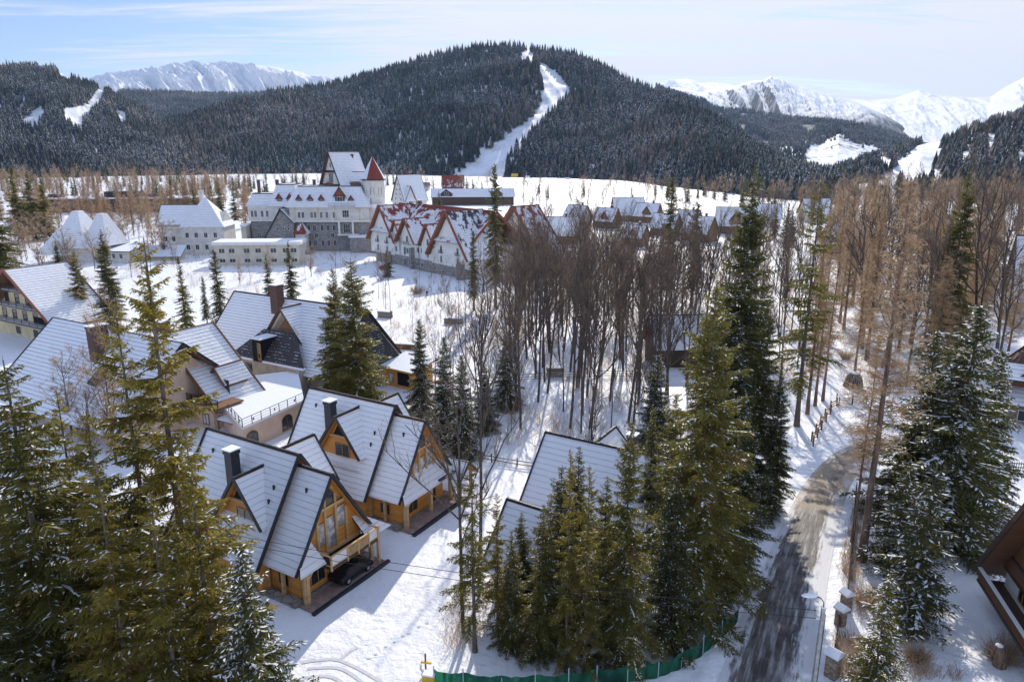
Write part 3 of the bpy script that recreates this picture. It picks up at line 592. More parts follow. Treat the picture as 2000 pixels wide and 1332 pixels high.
def spruce(seed, h=30, R=4.2, z0=2.0, gap=0.42, nb=6, dens=1.0, droop=0.5, snow=0.1, width=0.085, hang=0.34, bare=0.0, shape=0.85, leaf='needles', lw=1.0, rust=0.0, lod=1.0, trunk_r=None, irregular=0.25, bark='bark'):
    rng = np.random.default_rng(seed); tr = trunk_r or h * 0.0105
    tV, tF, (tz, tx, ty, trd) = trunk_arr(h, tr, rng)
    A = Acc(); z = z0
    side = rng.uniform(0.75, 1.15, 12)          # the crown is fuller on some sides
    while z < h - 0.25:
        t = (z - z0) / (h - z0); Lm = R * ((1 - t) ** shape) * min(1.0, 0.55 + t * 6) + 0.12
        m = max(3, int(round(nb * dens * rng.uniform(0.7, 1.3) * (1 if t < .85 else .8))))
        if rng.random() < bare * (1 - t): z += gap; continue
        cx, cy = np.interp(z, tz, tx), np.interp(z, tz, ty)
        for b in range(m):
            az = rng.uniform(0, 6.283); L = Lm * side[int(az / 6.284 * 12)] * rng.uniform(1 - irregular * 1.6, 1 + irregular * 0.6)
            if L < 0.15: continue
            zz = z + rng.uniform(-0.5, 0.5) * gap
            S = np.linspace(0, 1, 9); el0 = 0.55 * t ** 1.5 + 0.12 - 0.18 * (1 - t); dz = L * (el0 * S - droop * (0.25 + 0.75 * (1 - t)) * S ** 1.5 + 0.20 * droop * S ** 4)
            wob = np.cumsum(rng.normal(0, 0.02 * L, 9)); wob -= wob[0]
            dr = np.array([math.cos(az), math.sin(az), 0]); sd = np.array([-math.sin(az), math.cos(az), 0])
            pts = np.array([cx, cy, zz]) + dr * (S * L)[:, None] + sd * wob[:, None]; pts[:, 2] += dz
            A.sticks(pts[:-1:2], pts[2::2], np.linspace(0.012 + 0.008 * L, 0.012, 4), np.linspace(0.010 + 0.006 * L, 0.006, 4), 0)
            ns = max(3, int(L / (0.17 / lod))); ss = np.clip(np.linspace(0.10 + bare * 0.25, 1.0, ns) + rng.normal(0, 0.01, ns), 0.03, 1.0)
            base = np.stack([np.interp(ss, S, pts[:, k]) for k in range(3)], -1)
            base = np.repeat(base, 2, 0); s2 = np.repeat(ss, 2); sg = np.tile([1.0, -1.0], ns); k = len(s2)
            ll = (0.36 * (1 - s2) ** 0.8 * L + 0.16 + 0.06 * L) * rng.uniform(0.5, 1.15, k); ll = np.minimum(ll, 1.25)
            fw = rng.uniform(0.45, 1.0, k)
            d = nrm(dr * fw[:, None] + sd * (sg * rng.uniform(0.5, 1.0, k))[:, None] + np.array([0, 0, 1]) * rng.uniform(-0.55, 0.12, k)[:, None] * (0.4 + droop))
            tip = base + d * ll[:, None]; mid = base + d * (ll * 0.5)[:, None]; tip[:, 2] -= 0.16 * ll * (0.3 + droop)
            mi = 1 if rng.random() > rust else 2
            w = width * lw * rng.uniform(0.8, 1.3, k)
            A.ribbon(base, mid, w, w * 1.15, rng, mi); A.ribbon(mid, tip, w * 1.15, w * 0.25, rng, mi)
            # small sprays hanging and standing off each side twig
            for q in ((0.25, 0.5, 0.75, 0.95) if lod >= 1 else (0.4, 0.8)):
                p = base + (tip - base) * np.clip(q + rng.normal(0, .08, k), 0, 1)[:, None]; hl = hang * rng.uniform(0.4, 1.15, k) * np.clip(ll * 1.4, 0.25, 1)
                dd = nrm(np.stack([rng.normal(0, 0.55, k), rng.normal(0, 0.55, k), -0.9 * droop - 0.15 + rng.normal(0, 0.35, k)], -1) + d * 0.6)
                x = nrm(np.cross(dd, rng.normal(size=(k, 3)))) * (w * 0.62)[:, None]
                A.tris(p - x, p + x, p + dd * hl[:, None], mi)
            if snow > 0:
                u = rng.random(k) < snow * (1 - 0.5 * t) * 1.5 * (0.3 + 1.4 * (vnoise(np.full(k, az * 2.2), np.full(k, z * .35), seed)))
                if u.any():
                    p = base[u] + (tip[u] - base[u]) * rng.uniform(0, 0.5, u.sum())[:, None]; p[:, 2] += 0.05
                    q = p + d[u] * (rng.uniform(0.15, 0.5, u.sum()) * (0.6 + lw * .5))[:, None]; q[:, 2] = p[:, 2] - 0.04
                    x = nrm(np.cross(d[u], np.array([0, 0, 1.0])) + rng.normal(0, .35, (u.sum(), 3))) * rng.uniform(0.02, 0.085, u.sum())[:, None] * lw
                    mm = (p + q) / 2 + rng.normal(0, .03, p.shape); A.quads(p, mm + x, q, mm - x, 3)
                if rng.random() < snow * 1.6 and L > 1:
                    i0 = rng.integers(1, 5); i1 = min(8, i0 + rng.integers(2, 4)); p = pts[i0:i1].copy(); q = pts[i0 + 1:i1 + 1].copy(); p[:, 2] += 0.07; q[:, 2] += 0.07
                    mi2 = len(p)
                    for jj in range(mi2):
                        for q8 in np.arange(0, 1, .34): w8 = sd * 0.11 * lw * rng.uniform(0.3, 1.2); a8 = p[jj] + (q[jj] - p[jj]) * (q8 + rng.normal(0, .03)); b8 = p[jj] + (q[jj] - p[jj]) * (q8 + .30); A.quads((a8 - w8 * .6)[None], (a8 + w8 * .5)[None], (b8 + w8)[None], (b8 - w8)[None], 3)
        z += gap * rng.uniform(0.75, 1.25)
    # a leader shoot
    top = np.array([[tx[-1], ty[-1], h - 0.6]]); A.ribbon(top, top + np.array([[0, 0, 0.9]]), 0.10, 0.02, rng, 1)
    return (np_mesh('trunk', tV, [(tF, 0)], [bark], True), A.mesh('crown', [bark, leaf, 'needles_rust', 'snow']), h)
def bare_tree(seed, h=20, spread=0.30, fork=0.45, twigs=1.0, mat='bare_twigs', bark='bark_bare', tr=None, tw=0.028, nlimb=13, up=1.0, multi=1):
    rng = np.random.default_rng(seed); A = Acc(); T = Acc(); tr = tr or h * 0.0108
    def limb(p, d, L, r, lev):
        n = 5 if lev < 2 else 3; pts = [p]; d = d.copy()
        for i in range(n):
            d = nrm(d + rng.normal(0, (0.03 if lev == 0 else 0.10 + 0.05 * lev), 3) + np.array([0, 0, 0.12 * up])); pts.append(pts[-1] + d * L / n)
        pts = np.array(pts); rr = np.linspace(r, r * 0.35, n + 1)
        (T if lev == 0 else A).sticks(pts[:-1], pts[1:], rr[:-1], rr[1:], 0)
        if lev >= 2: tw_acc.append((pts, L)); return
        k = int((nlimb if lev == 0 else 6) * (0.8 + 0.4 * rng.random()))
        for j in range(k):
            s = rng.uniform(fork if lev == 0 else 0.2, 0.98); i = min(int(s * n), n - 1); q = pts[i] + (pts[i + 1] - pts[i]) * (s * n - i)
            a = rng.uniform(0, 6.283); ax = nrm(np.cross(d, rng.normal(size=3))); e = nrm(d * 1.0 + ax * rng.uniform(0.45, 1.15) * (spread / 0.3) + np.array([0, 0, 0.25 * up]))
            limb(q, e, L * rng.uniform(0.28, 0.5) * (1.15 - 0.5 * s) * (1.1 if lev == 0 else 0.95), r * (0.42 if lev == 0 else 0.5) * (1.2 - s * .5), lev + 1)
    tw_acc = []
    for m in range(multi):
        d0 = nrm(np.array([rng.normal(0, 0.025 * multi), rng.normal(0, 0.025 * multi), 1.0])); limb(np.array([0, 0, -0.4]) + (rng.normal(0, .2, 3) * [1, 1, 0] if m else 0), d0, h * (1 if m == 0 else rng.uniform(.7, .95)), tr * (1 if m == 0 else .7), 0)
    for pts, L in tw_acc:
        n = max(3, int(9 * twigs)); s = rng.random(n) * (len(pts) - 1.001); i = s.astype(int); f = (s - i)[:, None]
        p = pts[i] * (1 - f) + pts[i + 1] * f; d = nrm(pts[-1] - pts[0]); e = nrm(d + rng.normal(0, 0.55 * spread / 0.3, (n, 3)) + np.array([0, 0, 0.35 * up])); q = p + e * (rng.uniform(0.35, 0.9, n) * (0.4 + L * 0.45))[:, None]
        A.ribbon(p, q, tw, tw * 0.4, rng, 1)
        for _ in range(2):
            g = rng.random((n, 1)); p2 = p + (q - p) * g; e2 = nrm(e + rng.normal(0, 0.6, (n, 3)) + np.array([0, 0, .2 * up])); A.ribbon(p2, p2 + e2 * rng.uniform(0.2, 0.6, (n, 1)), tw * 0.7, tw * 0.25, rng, 1)
    return (T.mesh('trunk', [bark]), A.mesh('crown', [bark, mat]), h)
def larch(seed, h=26, R=3.0, z0=5, mat='larch_twigs', dens=1.0, tw=0.035):
    rng = np.random.default_rng(seed); tV, tF, (tz, tx, ty, _) = trunk_arr(h, h * 0.0095, rng, wob=0.02); A = Acc(); z = z0
    while z < h - 0.3:
        t = (z - z0) / (h - z0); Lm = R * (1 - t) ** 0.75 * min(1, .4 + 3 * t) + 0.25
        for b in range(int(5 * dens * rng.uniform(.7, 1.4)) + 1):
            az = rng.uniform(0, 6.283); L = Lm * rng.uniform(0.45, 1.15); S = np.linspace(0, 1, 7)
            dr = np.array([math.cos(az), math.sin(az), 0]); sd = np.array([-dr[1], dr[0], 0])
            pts = np.array([np.interp(z, tz, tx), np.interp(z, tz, ty), z + rng.uniform(-.2, .2)]) + dr * (S * L)[:, None] + sd * (np.cumsum(rng.normal(0, .03 * L, 7)))[:, None]
            pts[:, 2] += L * (0.25 * S - 0.22 * S ** 2 + 0.3 * t * S + np.cumsum(rng.normal(0, .02, 7)))
            A.sticks(pts[:-1], pts[1:], np.linspace(.03, .012, 6), np.linspace(.025, .008, 6), 1)
            n = max(4, int(L * 8)); s = rng.uniform(0.08, 0.999, n) * 6; i = np.minimum(s.astype(int), 5); f = (s - i)[:, None]; p = pts[i] * (1 - f) + pts[i + 1] * f
            e = nrm(dr * 0.6 + sd * rng.normal(0, 0.9, (n, 1)) + np.array([0, 0, 1]) * rng.normal(-0.15, 0.5, (n, 1))); ll = rng.uniform(0.25, 0.85, (n, 1)) * (0.5 + 0.25 * L); q = p + e * ll
            A.ribbon(p, q, tw, tw * .5, rng, 1)
            for _ in range(3):
                p2 = p + (q - p) * rng.random((n, 1)); e2 = nrm(e * .5 + rng.normal(0, .7, (n, 3)) + np.array([0, 0, -.25])); A.ribbon(p2, p2 + e2 * rng.uniform(.12, .42, (n, 1)), tw * .9, tw * .35, rng, 1)
        z += 0.42 * rng.uniform(.7, 1.3)
    return (np_mesh('trunk', tV, [(tF, 0)], ['bark_red'], True), A.mesh('crown', ['bark_red', mat]), h)
def bush(seed, mat='brown_twigs', n=420, R=1.3, h=1.8, tw=.03):
    rng = np.random.default_rng(seed); A = Acc(); a = rng.uniform(0, 6.283, n); p = np.stack([np.cos(a) * rng.random(n) * R * .4, np.sin(a) * rng.random(n) * R * .4, np.zeros(n)], -1)
    d = nrm(np.stack([np.cos(a) * R, np.sin(a) * R, rng.uniform(.4, 1.6, n) * h], -1) + rng.normal(0, .3, (n, 3))); q = p + d * rng.uniform(.4, 1.0, (n, 1)) * h; A.ribbon(p, q, tw, tw * .4, rng, 0)
    for _ in range(3):
        p2 = p + (q - p) * rng.uniform(.3, 1, (n, 1)); e = nrm(d + rng.normal(0, .6, (n, 3))); A.ribbon(p2, p2 + e * rng.uniform(.15, .5, (n, 1)) * h * .5, tw * .8, tw * .3, rng, 0)
    return A.mesh('bush', [mat])
KIND = {}
def kinds():
    K = KIND
    K['dense1'] = spruce(1, 30, 5.3, 1.6, 0.52, 7, snow=0.10, droop=0.66, rust=0.05, irregular=.42, width=.075, shape=.75, lod=1.3)
    K['dense2'] = spruce(2, 30, 5.6, 1.2, 0.50, 7, snow=0.16, droop=0.58, irregular=0.5, rust=0.03, width=.075, shape=.7, lod=1.3)
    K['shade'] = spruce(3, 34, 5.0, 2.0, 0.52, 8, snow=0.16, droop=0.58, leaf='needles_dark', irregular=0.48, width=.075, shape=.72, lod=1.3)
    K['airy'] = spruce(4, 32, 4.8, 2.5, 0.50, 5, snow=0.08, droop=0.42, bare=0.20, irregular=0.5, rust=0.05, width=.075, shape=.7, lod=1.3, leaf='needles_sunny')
    K['thin'] = spruce(5, 28, 3.2, 5.0, 0.55, 4, snow=0.05, droop=0.5, bare=0.3, irregular=0.5, trunk_r=.24, shape=.55)
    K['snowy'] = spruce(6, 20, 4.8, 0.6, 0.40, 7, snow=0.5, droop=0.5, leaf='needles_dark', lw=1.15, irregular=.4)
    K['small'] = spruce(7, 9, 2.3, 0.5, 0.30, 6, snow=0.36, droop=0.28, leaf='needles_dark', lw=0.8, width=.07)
    K['smallg'] = spruce(8, 9, 2.1, 0.5, 0.28, 6, snow=0.2, droop=0.22, lw=0.8, width=.07)
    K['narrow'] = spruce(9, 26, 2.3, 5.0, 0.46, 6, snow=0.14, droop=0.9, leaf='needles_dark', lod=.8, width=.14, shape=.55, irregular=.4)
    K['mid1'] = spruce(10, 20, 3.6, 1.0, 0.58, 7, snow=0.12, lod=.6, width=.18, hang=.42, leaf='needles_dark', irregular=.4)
    K['mid2'] = spruce(11, 20, 3.1, 1.5, 0.58, 7, snow=0.06, lod=.6, width=.18, hang=.42, irregular=.4)
    K['bare1'] = bare_tree(21, 22, .26, tw=.024, fork=.38); K['bare2'] = bare_tree(22, 20, .32, .32, multi=2, tw=.024); K['bare3'] = bare_tree(23, 23, .20, .42, nlimb=15, tw=.024); K['bare4'] = bare_tree(24, 18, .34, .3, multi=3, tw=.024)
    K['bare5'] = bare_tree(27, 17, .36, .35, 1.1, 'brown_twigs', nlimb=14, tw=.045); K['bare6'] = bare_tree(28, 14, .42, .25, 1.1, 'brown_twigs', nlimb=14, multi=2, tw=.045)
    K['young'] = bare_tree(25, 9, .2, .3, .6, nlimb=7, tr=.05); K['pole'] = bare_tree(26, 16, .16, .6, .35, nlimb=6, tr=.1)
    K['larch1'] = larch(31); K['larch2'] = larch(32, 24, 3.6, 3.5); K['larch3'] = larch(33, 30, 3.4, 9, dens=.8); K['larch4'] = larch(34, 18, 3.4, 1.5, 'brown_twigs', tw=.06, dens=1.1)
kinds()
TREES = {}
NAMES = {'larch': 'larch_tree', 'bare': 'bare_tree', 'youn': 'sapling', 'pole': 'bare_tree'}
def tree(kind, x, y, h, label, group=None, rz=None, wide=1.0, z=None, lean=(0, 0), rng=random):
    tm, cm, hh = KIND[kind]; nm = 'larch_tree' if kind[:5] == 'larch' else NAMES.get(kind[:4], 'spruce_tree'); cat = {'larch_tree': 'larch', 'bare_tree': 'bare tree', 'sapling': 'sapling'}.get(nm, 'spruce')
    z = gz(x, y) if z is None else z
    key = kind
    if key in TREES:
        src, kids = TREES[key]; o = src.copy(); COL.objects.link(o)
        for k in ('label', 'group'):
            if k in o: del o[k]
        for k in kids: c = k.copy(); COL.objects.link(c); c.parent = o
    else:
        o = empty(nm, (0, 0, 0)); kids = [link(tm, 'trunk', o), link(cm, 'crown', o)]; TREES[key] = (o, kids)
    s = h / hh; o.location = (x, y, z - 0.1); o.rotation_euler = (lean[0], lean[1], rng.uniform(0, 6.283) if rz is None else rz); o.scale = (s * wide, s * wide, s)
    return tag(o, label, cat, group)
def hpx(p, ytop):
    """height of a thing standing at ground point p whose top is seen at pixel row ytop"""
    r = math.hypot(p.x, p.y); v = (666 - ytop) / F; u = p.x / p.y * (CP + v * SP)
    return H + r * (-SP + v * CP) / math.hypot(u, CP + v * SP) - p.z
def at(kind, bx, by, ty, label, wide=1.0, group=None, **k):
    p = G(bx, by); return tree(kind, p.x, p.y, max(2.0, hpx(p, ty)), label, group, wide=wide, z=p.z, **k)

# ------------------------------------------------------------------ building blocks, in a house's own frame
def TX(axis, c):
    """maps (along ridge, across, up) to the house frame; the ridge runs along 'u' (x) or 'v' (y) and stands at offset c"""
    return (lambda a, w, z: (a, c + w, z)) if axis == 'u' else (lambda a, w, z: (c + w, a, z))
def roof(par, axis, c, a0, a1, hw, zr, ze, mt='roof_chalet', edge='roof_edge', under='wood_orange', t=0.22, verge=(1, 1), vw=0.26, name='roof', kick=None, ridge=True):
    T = TX(axis, c); b = MB(); hw2 = hw if isinstance(hw, tuple) else (hw, hw); ze2 = ze if isinstance(ze, tuple) else (ze, ze)
    for sg, w, e in ((-1, hw2[0], ze2[0]), (1, hw2[1], ze2[1])):
        if w <= 0: continue
        if kick:                                     # the slope eases outwards near the eave
            kw, kz = kick; b.slab([T(a0, 0, zr), T(a1, 0, zr), T(a1, sg * w, e), T(a0, sg * w, e)], t); b.slab([T(a0, sg * w, e), T(a1, sg * w, e), T(a1, sg * (w + kw), e - kz), T(a0, sg * (w + kw), e - kz)], t * .9)
        else: b.slab([T(a0, 0, zr), T(a1, 0, zr), T(a1, sg * w, e), T(a0, sg * w, e)], t)
    r = b.build(name, [mt, edge, under], par)
    if ridge:
        q = MB(); n = max(2, int((a1 - a0) / 0.4)); da = (a1 - a0) / n
        for i in range(n): q.bar(T(a0 + i * da + .01, 0, zr + .03 + 0.012 * (i % 2)), T(a0 + (i + 1) * da - .01, 0, zr + .03 + 0.012 * (i % 2)), 0.19, 0.10)
        q.build('ridge_cap', [edge], r)
    for k, a in ((0, a0), (1, a1)):
        if not verge[k]: continue
        q = MB(); s = -1 if k == 0 else 1
        for sg, w, e in ((-1, hw2[0], ze2[0]), (1, hw2[1], ze2[1])):
            if w > 0: q.bar(T(a + s * .03, sg * 0.02, zr + .0), T(a + s * .03, sg * w, e - .0), 0.14 if axis == 'v' else .14, vw)
            if w > 0 and kick: q.bar(T(a + s * .03, sg * w, e), T(a + s * .03, sg * (w + kick[0]), e - kick[1]), .14, vw)
        q.build('verge_board', [edge], r)
    return r
def gable_wall(par, axis, c, a0, a1, w, zr, slope, z0=-1.0, mt='wood_orange', name='wall', gable=None, gz=None):
    """body under a gable roof: roof underside zr at the ridge falling with 'slope' on both sides out to half width w"""
    T = TX(axis, c); w2 = w if isinstance(w, tuple) else (w, w); sl = slope if isinstance(slope, tuple) else (slope, slope)
    p = [T(a0, -w2[0], z0), T(a0, w2[1], z0), T(a0, w2[1], zr - sl[1] * w2[1]), T(a0, 0, zr), T(a0, -w2[0], zr - sl[0] * w2[0])]
    off = Vector(T(a1, 0, 0)) - Vector(T(a0, 0, 0))
    b = MB().prism(p, off, 0); o = b.build(name, [mt], par)
    if gable:                                        # boarded gable field, a thin skin on both ends
        zz = gz if gz is not None else zr - sl[0] * w2[0]; wl, wr = (zr - zz) / sl[0], (zr - zz) / sl[1]
        wl, wr = min(wl, w2[0]), min(wr, w2[1])
        for a, s in ((a0, -1), (a1, 1)):
            q = [T(a + s * .0, -wl, zz), T(a, wr, zz), T(a, 0, zr - .02)]; MB().prism(q, Vector(T(s * .06, 0, 0)) - Vector(T(0, 0, 0)), 0).build('gable_boards', [gable], o)
    return o
def window(par, pos, n, w, h, panes=2, frame='window_white', glass='glass', rows=1, name='window', proud=0.05, arch=False, fw=0.09):
    """a window lying on a wall; n is the outward direction ('u+', 'v-' ... or an angle in degrees) in the parent's frame"""
    a = {'u+': 0, 'v+': 90, 'u-': 180, 'v-': 270}.get(n, n); a = math.radians(a); N = Vector((math.cos(a), math.sin(a), 0)); R = Vector((-N.y, N.x, 0)); P0 = Vector(pos)
    q = lambda x, z, d: P0 + R * x + N * d + Vector((0, 0, z))
    b = MB(); b.add([q(-w / 2, -h / 2, proud), q(w / 2, -h / 2, proud), q(w / 2, h / 2, proud), q(-w / 2, h / 2, proud), q(-w / 2, -h / 2, -.1), q(w / 2, -h / 2, -.1), q(w / 2, h / 2, -.1), q(-w / 2, h / 2, -.1)],
      [(0, 1, 2, 3), (0, 4, 5, 1), (1, 5, 6, 2), (2, 6, 7, 3), (3, 7, 4, 0)], 0)
    if arch:
        pts = [q(w / 2 * math.cos(t), h / 2 + h * .45 * math.sin(t), proud) for t in np.linspace(0, math.pi, 9)]; b.prism(pts, N * -.12, 0)
    o = b.build(name, [glass], par); f = MB(); d0, d1 = proud - .02, proud + .05
    def br(x0, z0, x1, z1): f.prism([q(x0, z0, d0), q(x1, z0, d0), q(x1, z1, d0), q(x0, z1, d0)], N * (d1 - d0), 0)
    br(-w / 2 - fw, -h / 2 - fw, w / 2 + fw, -h / 2)
    if not arch: br(-w / 2 - fw, h / 2, w / 2 + fw, h / 2 + fw)
    else:
        tt = np.linspace(0, math.pi, 9)
        for i in range(8): f.bar(q((w / 2 + fw / 2) * math.cos(tt[i]), h / 2 + h * .47 * math.sin(tt[i]), proud), q((w / 2 + fw / 2) * math.cos(tt[i + 1]), h / 2 + h * .47 * math.sin(tt[i + 1]), proud), fw, fw)
    br(-w / 2 - fw, -h / 2, -w / 2, h / 2); br(w / 2, -h / 2, w / 2 + fw, h / 2)
    for i in range(1, panes): x = -w / 2 + w * i / panes; br(x - fw * .35, -h / 2, x + fw * .35, h / 2)
    for i in range(1, rows): z = -h / 2 + h * i / rows; br(-w / 2, z - fw * .3, w / 2, z + fw * .3)
    f.build('frame', [frame], o); return o
def chimney(par, u, v, z0, z1, s=0.8, mt='metal_dark', s2=None):
    s2 = s2 or s; b = MB().box((u - s / 2, v - s2 / 2, z0), (u + s / 2, v + s2 / 2, z1)); b.box((u - s / 2 - .08, v - s2 / 2 - .08, z1 - .35), (u + s / 2 + .08, v + s2 / 2 + .08, z1 - .05))
    o = b.build('chimney', [mt], par); c = MB()
    c.box((u - s / 2 - .16, v - s2 / 2 - .16, z1 + .06), (u + s / 2 + .16, v + s2 / 2 + .16, z1 + .17), 1)
    for x in (-1, 1):
        for y in (-1, 1): c.box((u + x * s * .4 - .05, v + y * s2 * .4 - .05, z1 - .06), (u + x * s * .4 + .05, v + y * s2 * .4 + .05, z1 + .07), 0)
    c.build('chimney_cap', [mt, 'snow'], o); return o
def railing(par, pts, h=1.0, mt='metal_dark', gap=0.16, name='railing', zb=0.1, post=1.8, bal=.03, motif=0):
    b = MB()
    for p, q in zip(pts[:-1], pts[1:]):
        p, q = Vector(p), Vector(q); L = (q - p).length; up = Vector((0, 0, 1))
        b.bar(p + up * h, q + up * h, .07, .06); b.bar(p + up * zb, q + up * zb, .045, .045)
        n = max(1, int(round(L / post)))
        for i in range(n + 1): c = p + (q - p) * i / n; b.bar(c, c + up * (h + .03), .08)
        if gap:
            n = int(L / gap)
            for i in range(1, n): c = p + (q - p) * i / n; b.bar(c + up * zb, c + up * h, bal, bal)
        else:
            b.bar(p + up * h * .38, q + up * h * .38, .035); b.bar(p + up * h * .68, q + up * h * .68, .035)
        for i in range(motif):
            c = p + (q - p) * (i + .5) / motif + up * h * .5; e = (q - p).normalized()
            for k in range(8): a = k * math.pi / 4; b.bar(c, c + e * math.cos(a) * .22 + up * math.sin(a) * .22, .04)
    return b.build(name, [mt], par)

# ------------------------------------------------------------------ the two orange timber chalets
def chalet(loc, az, label, zd, ud, balcony, seed):
    r = empty('timber_chalet', loc, math.radians(az), label, 'chalet', 'orange timber chalets with steep snowy roofs')
    wo = 'wood_orange'
    # long rear roof and the lower front wing
    gable_wall(r, 'u', 0, -15.4, -4.1, 4.9, 11.3, 1.55, 0.2, wo)
    roof(r, 'u', 0, -16.2, -3.4, 5.75, 11.7, 2.8, verge=(1, 1), vw=.34)
    wing = gable_wall(r, 'u', 0, -4.2, -0.25, 3.85, 10.25, 1.56, 0.2, wo)
    roof(r, 'u', 0, -4.4, 0.55, 3.6, 10.7, 5.05, verge=(0, 1), vw=.28, kick=(1.35, 1.9))
    # foundation and ground floor
    MB().box((-15.5, -4.95, -1.2), (0.15, 4.95, 0.25)).build('foundation', ['stone_grey'], r); MB().box((-.2, -4.6, -1.2), (2.0, 4.8, .14)).build('paving', ['paving'], r); MB().box((2.0, -4.8, -1.2), (2.35, 5.0, .22)).build('kerb', ['roof_edge'], r)
    # apron roof sweeping round the front at first-floor level
    ap = MB()
    L, Rr = -4.95, (6.9 if not balcony else 4.95)
    if balcony:
        MB().slab([(-.25, -3.6, 5.05), (1.15, -4.95, 3.15), (1.15, -1.9, 3.15), (-.25, -2.3, 5.05)], .16).build('apron_roof', ['roof_chalet', 'roof_edge', 'wood_orange'], r)
        ap.slab([(-.25, 2.9, 5.05), (-.25, 3.6, 5.05), (1.3, 6.6, 2.9), (1.3, 3.3, 2.9)], .16)
        ap.slab([(-3.6, 3.6, 5.05), (-.25, 3.6, 5.05), (1.3, 6.6, 2.9), (-3.6, 6.6, 2.9)], .16)
    else:
        ap.slab([(-.25, -3.6, 5.05), (1.3, -4.95, 3.15), (1.3, 4.0, 3.15), (-.25, 3.6, 5.05)], .16)
        ap.slab([(-3.6, 3.6, 5.05), (-.25, 3.6, 5.05), (1.3, 4.0, 3.15), (1.3, 5.2, 3.0), (-3.6, 5.4, 3.0)], .16)
    ap.build('apron_roof', ['roof_chalet', 'roof_edge', 'wood_orange'], r)
    if not balcony: MB().box((1.0, 1.2, 3.40), (1.42, 4.2, 3.52)).build('roof_window', ['metal_dark'], r)
    # a porch gable at the far corner of the open-fronted one
    if not balcony:
        roof(r, 'u', 5.2, -1.0, 2.5, 1.7, 4.35, 2.75, verge=(0, 1), vw=.2, name='porch_roof')
        for (x, y) in ((1.9, 3.9), (1.9, 6.4)): MB().bar((x, y, -.3), (x, y, 3.2), .3).build('post', ['wood_pale'], r)
        MB().prism([(1.85, 3.9, 3.05), (1.85, 6.5, 3.05), (1.85, 5.2, 4.2)], (.08, 0, 0)).build('porch_gable', ['wood_orange'], r)
    # posts
    for y in ((-3.95, 4.15) if balcony else (-4.0, 0.2, 3.9)):
        b = MB().bar((0.75, y, 0), (0.75, y, 3.3), .34).bar((.75, y, 2.25), (.75, y + (.8 if y < 0 else -.8), 3.15), .2); b.build('post', ['wood_pale'], r)
    # front gable: posts, glazing and beams
    ff = -.25
    g = MB()
    for y, z1 in ((-1.55, 7.6), (-.55, 9.0), (.75, 8.8), (2.0, 7.0)): g.box((ff, y - .12, 3.1), (ff + .22, y + .12, z1 - .3))
    g.box((ff, -1.75, 7.35), (ff + .26, 1.75, 7.6)).box((ff, -3.6, 3.0), (ff + .3, 3.6, 3.25))
    g.build('gable_frame', ['wood_pale'], r)
    door = window(r, (ff, .1, 4.9), 'u+', 1.0, 2.9, 1, 'window_wood', 'glass_bright', name='balcony_door')
    window(r, (ff, -1.05, 5.1), 'u+', .75, 2.0, 1, 'window_wood', 'glass_bright'); window(r, (ff, 1.4, 5.9), 'u+', 1.05, 1.9, 1, 'window_wood', 'glass_bright')
    tri = MB(); tri.prism([(ff + .04, -1.2, 7.75), (ff + .04, 1.2, 7.75), (ff + .04, 0, 9.5)], (.05, 0, 0)); tri.build('gable_window', ['glass'], r)
    # ground floor openings under the front
    window(r, (ff, -1.8, 1.6), 'u+', 1.6, 1.5, 2, 'window_wood'); window(r, (ff, 1.8, 1.4), 'u+', 1.1, 2.0, 1, 'window_wood', name='door')
    if balcony:
        fl = MB().box((-.2, -1.95, 2.55), (1.75, 4.2, 2.8), 0); o = fl.build('balcony', ['wood_dark'], r)
        rl = MB()
        for p, q in (((1.7, -1.9, 0), (1.7, 4.15, 0)), ((0, -1.9, 0), (1.7, -1.9, 0)), ((0, 4.15, 0), (1.7, 4.15, 0))):
            p, q = Vector(p), Vector(q); rl.bar(p + Vector((0, 0, 3.9)), q + Vector((0, 0, 3.9)), .16, .1); rl.bar(p + Vector((0, 0, 2.95)), q + Vector((0, 0, 2.95)), .10, .1)
        for y in (-1.9, .1, 1.5, 2.9, 4.15): rl.bar((1.7, y, 2.5), (1.7, y, 4.0), .15)
        for y0, y1 in ((.1, 1.5), (1.5, 2.9)):                          # two carved panels
            for k in range(7): rl.box((1.68, y0 + .1 + k * .18, 3.0), (1.72, y0 + .22 + k * .18, 3.85))
            m = (y0 + y1) / 2
            for k in range(8): a = k * math.pi / 4; rl.bar((1.76, m, 3.42), (1.76, m + math.cos(a) * .34, 3.42 + math.sin(a) * .34), .05)
        rl.build('balustrade', ['wood_pale'], o)
        for y0, y1 in ((-1.8, 0), (2.98, 4.1)): MB().box((1.71, y0, 3.0), (1.73, y1, 3.85)).build('balustrade_panel', ['window_white'], o)
        MB().bar((1.7, 4.15, -.2), (1.7, 4.15, 4.1), .24).build('post', ['wood_pale'], r)
    # dormer towards the camera's side and its longer twin at the back
    for sg, zz, uu, vv in ((-1, zd, ud, 4.35), (1, 10.3, -8.6, 6.6)):
        a0, a1 = (-vv, -.2) if sg < 0 else (.2, vv); sl = 1.38; hwd = 3.15
        gable_wall(r, 'v', uu, *((-vv + .75, -.5) if sg < 0 else (.5, vv - .75)), 2.75, zz - .45, sl, 4.6, 'wood_orange', 'dormer_wall', 'wood_orange_v', zz - 2.6)
        roof(r, 'v', uu, a0, a1, hwd, zz, zz - sl * hwd, verge=(1, 0) if sg < 0 else (0, 1), vw=.28, name='dormer_roof')
    fv = -4.35 + .75
    d = MB().prism([(ud - .95, fv - .08, zd - 2.3), (ud + .95, fv - .08, zd - 2.3), (ud, fv - .08, zd - .75)], (0, -.05, 0)); d.build('dormer_opening', ['opening_shade'], r)  # black triangle paints the shade inside the dormer opening
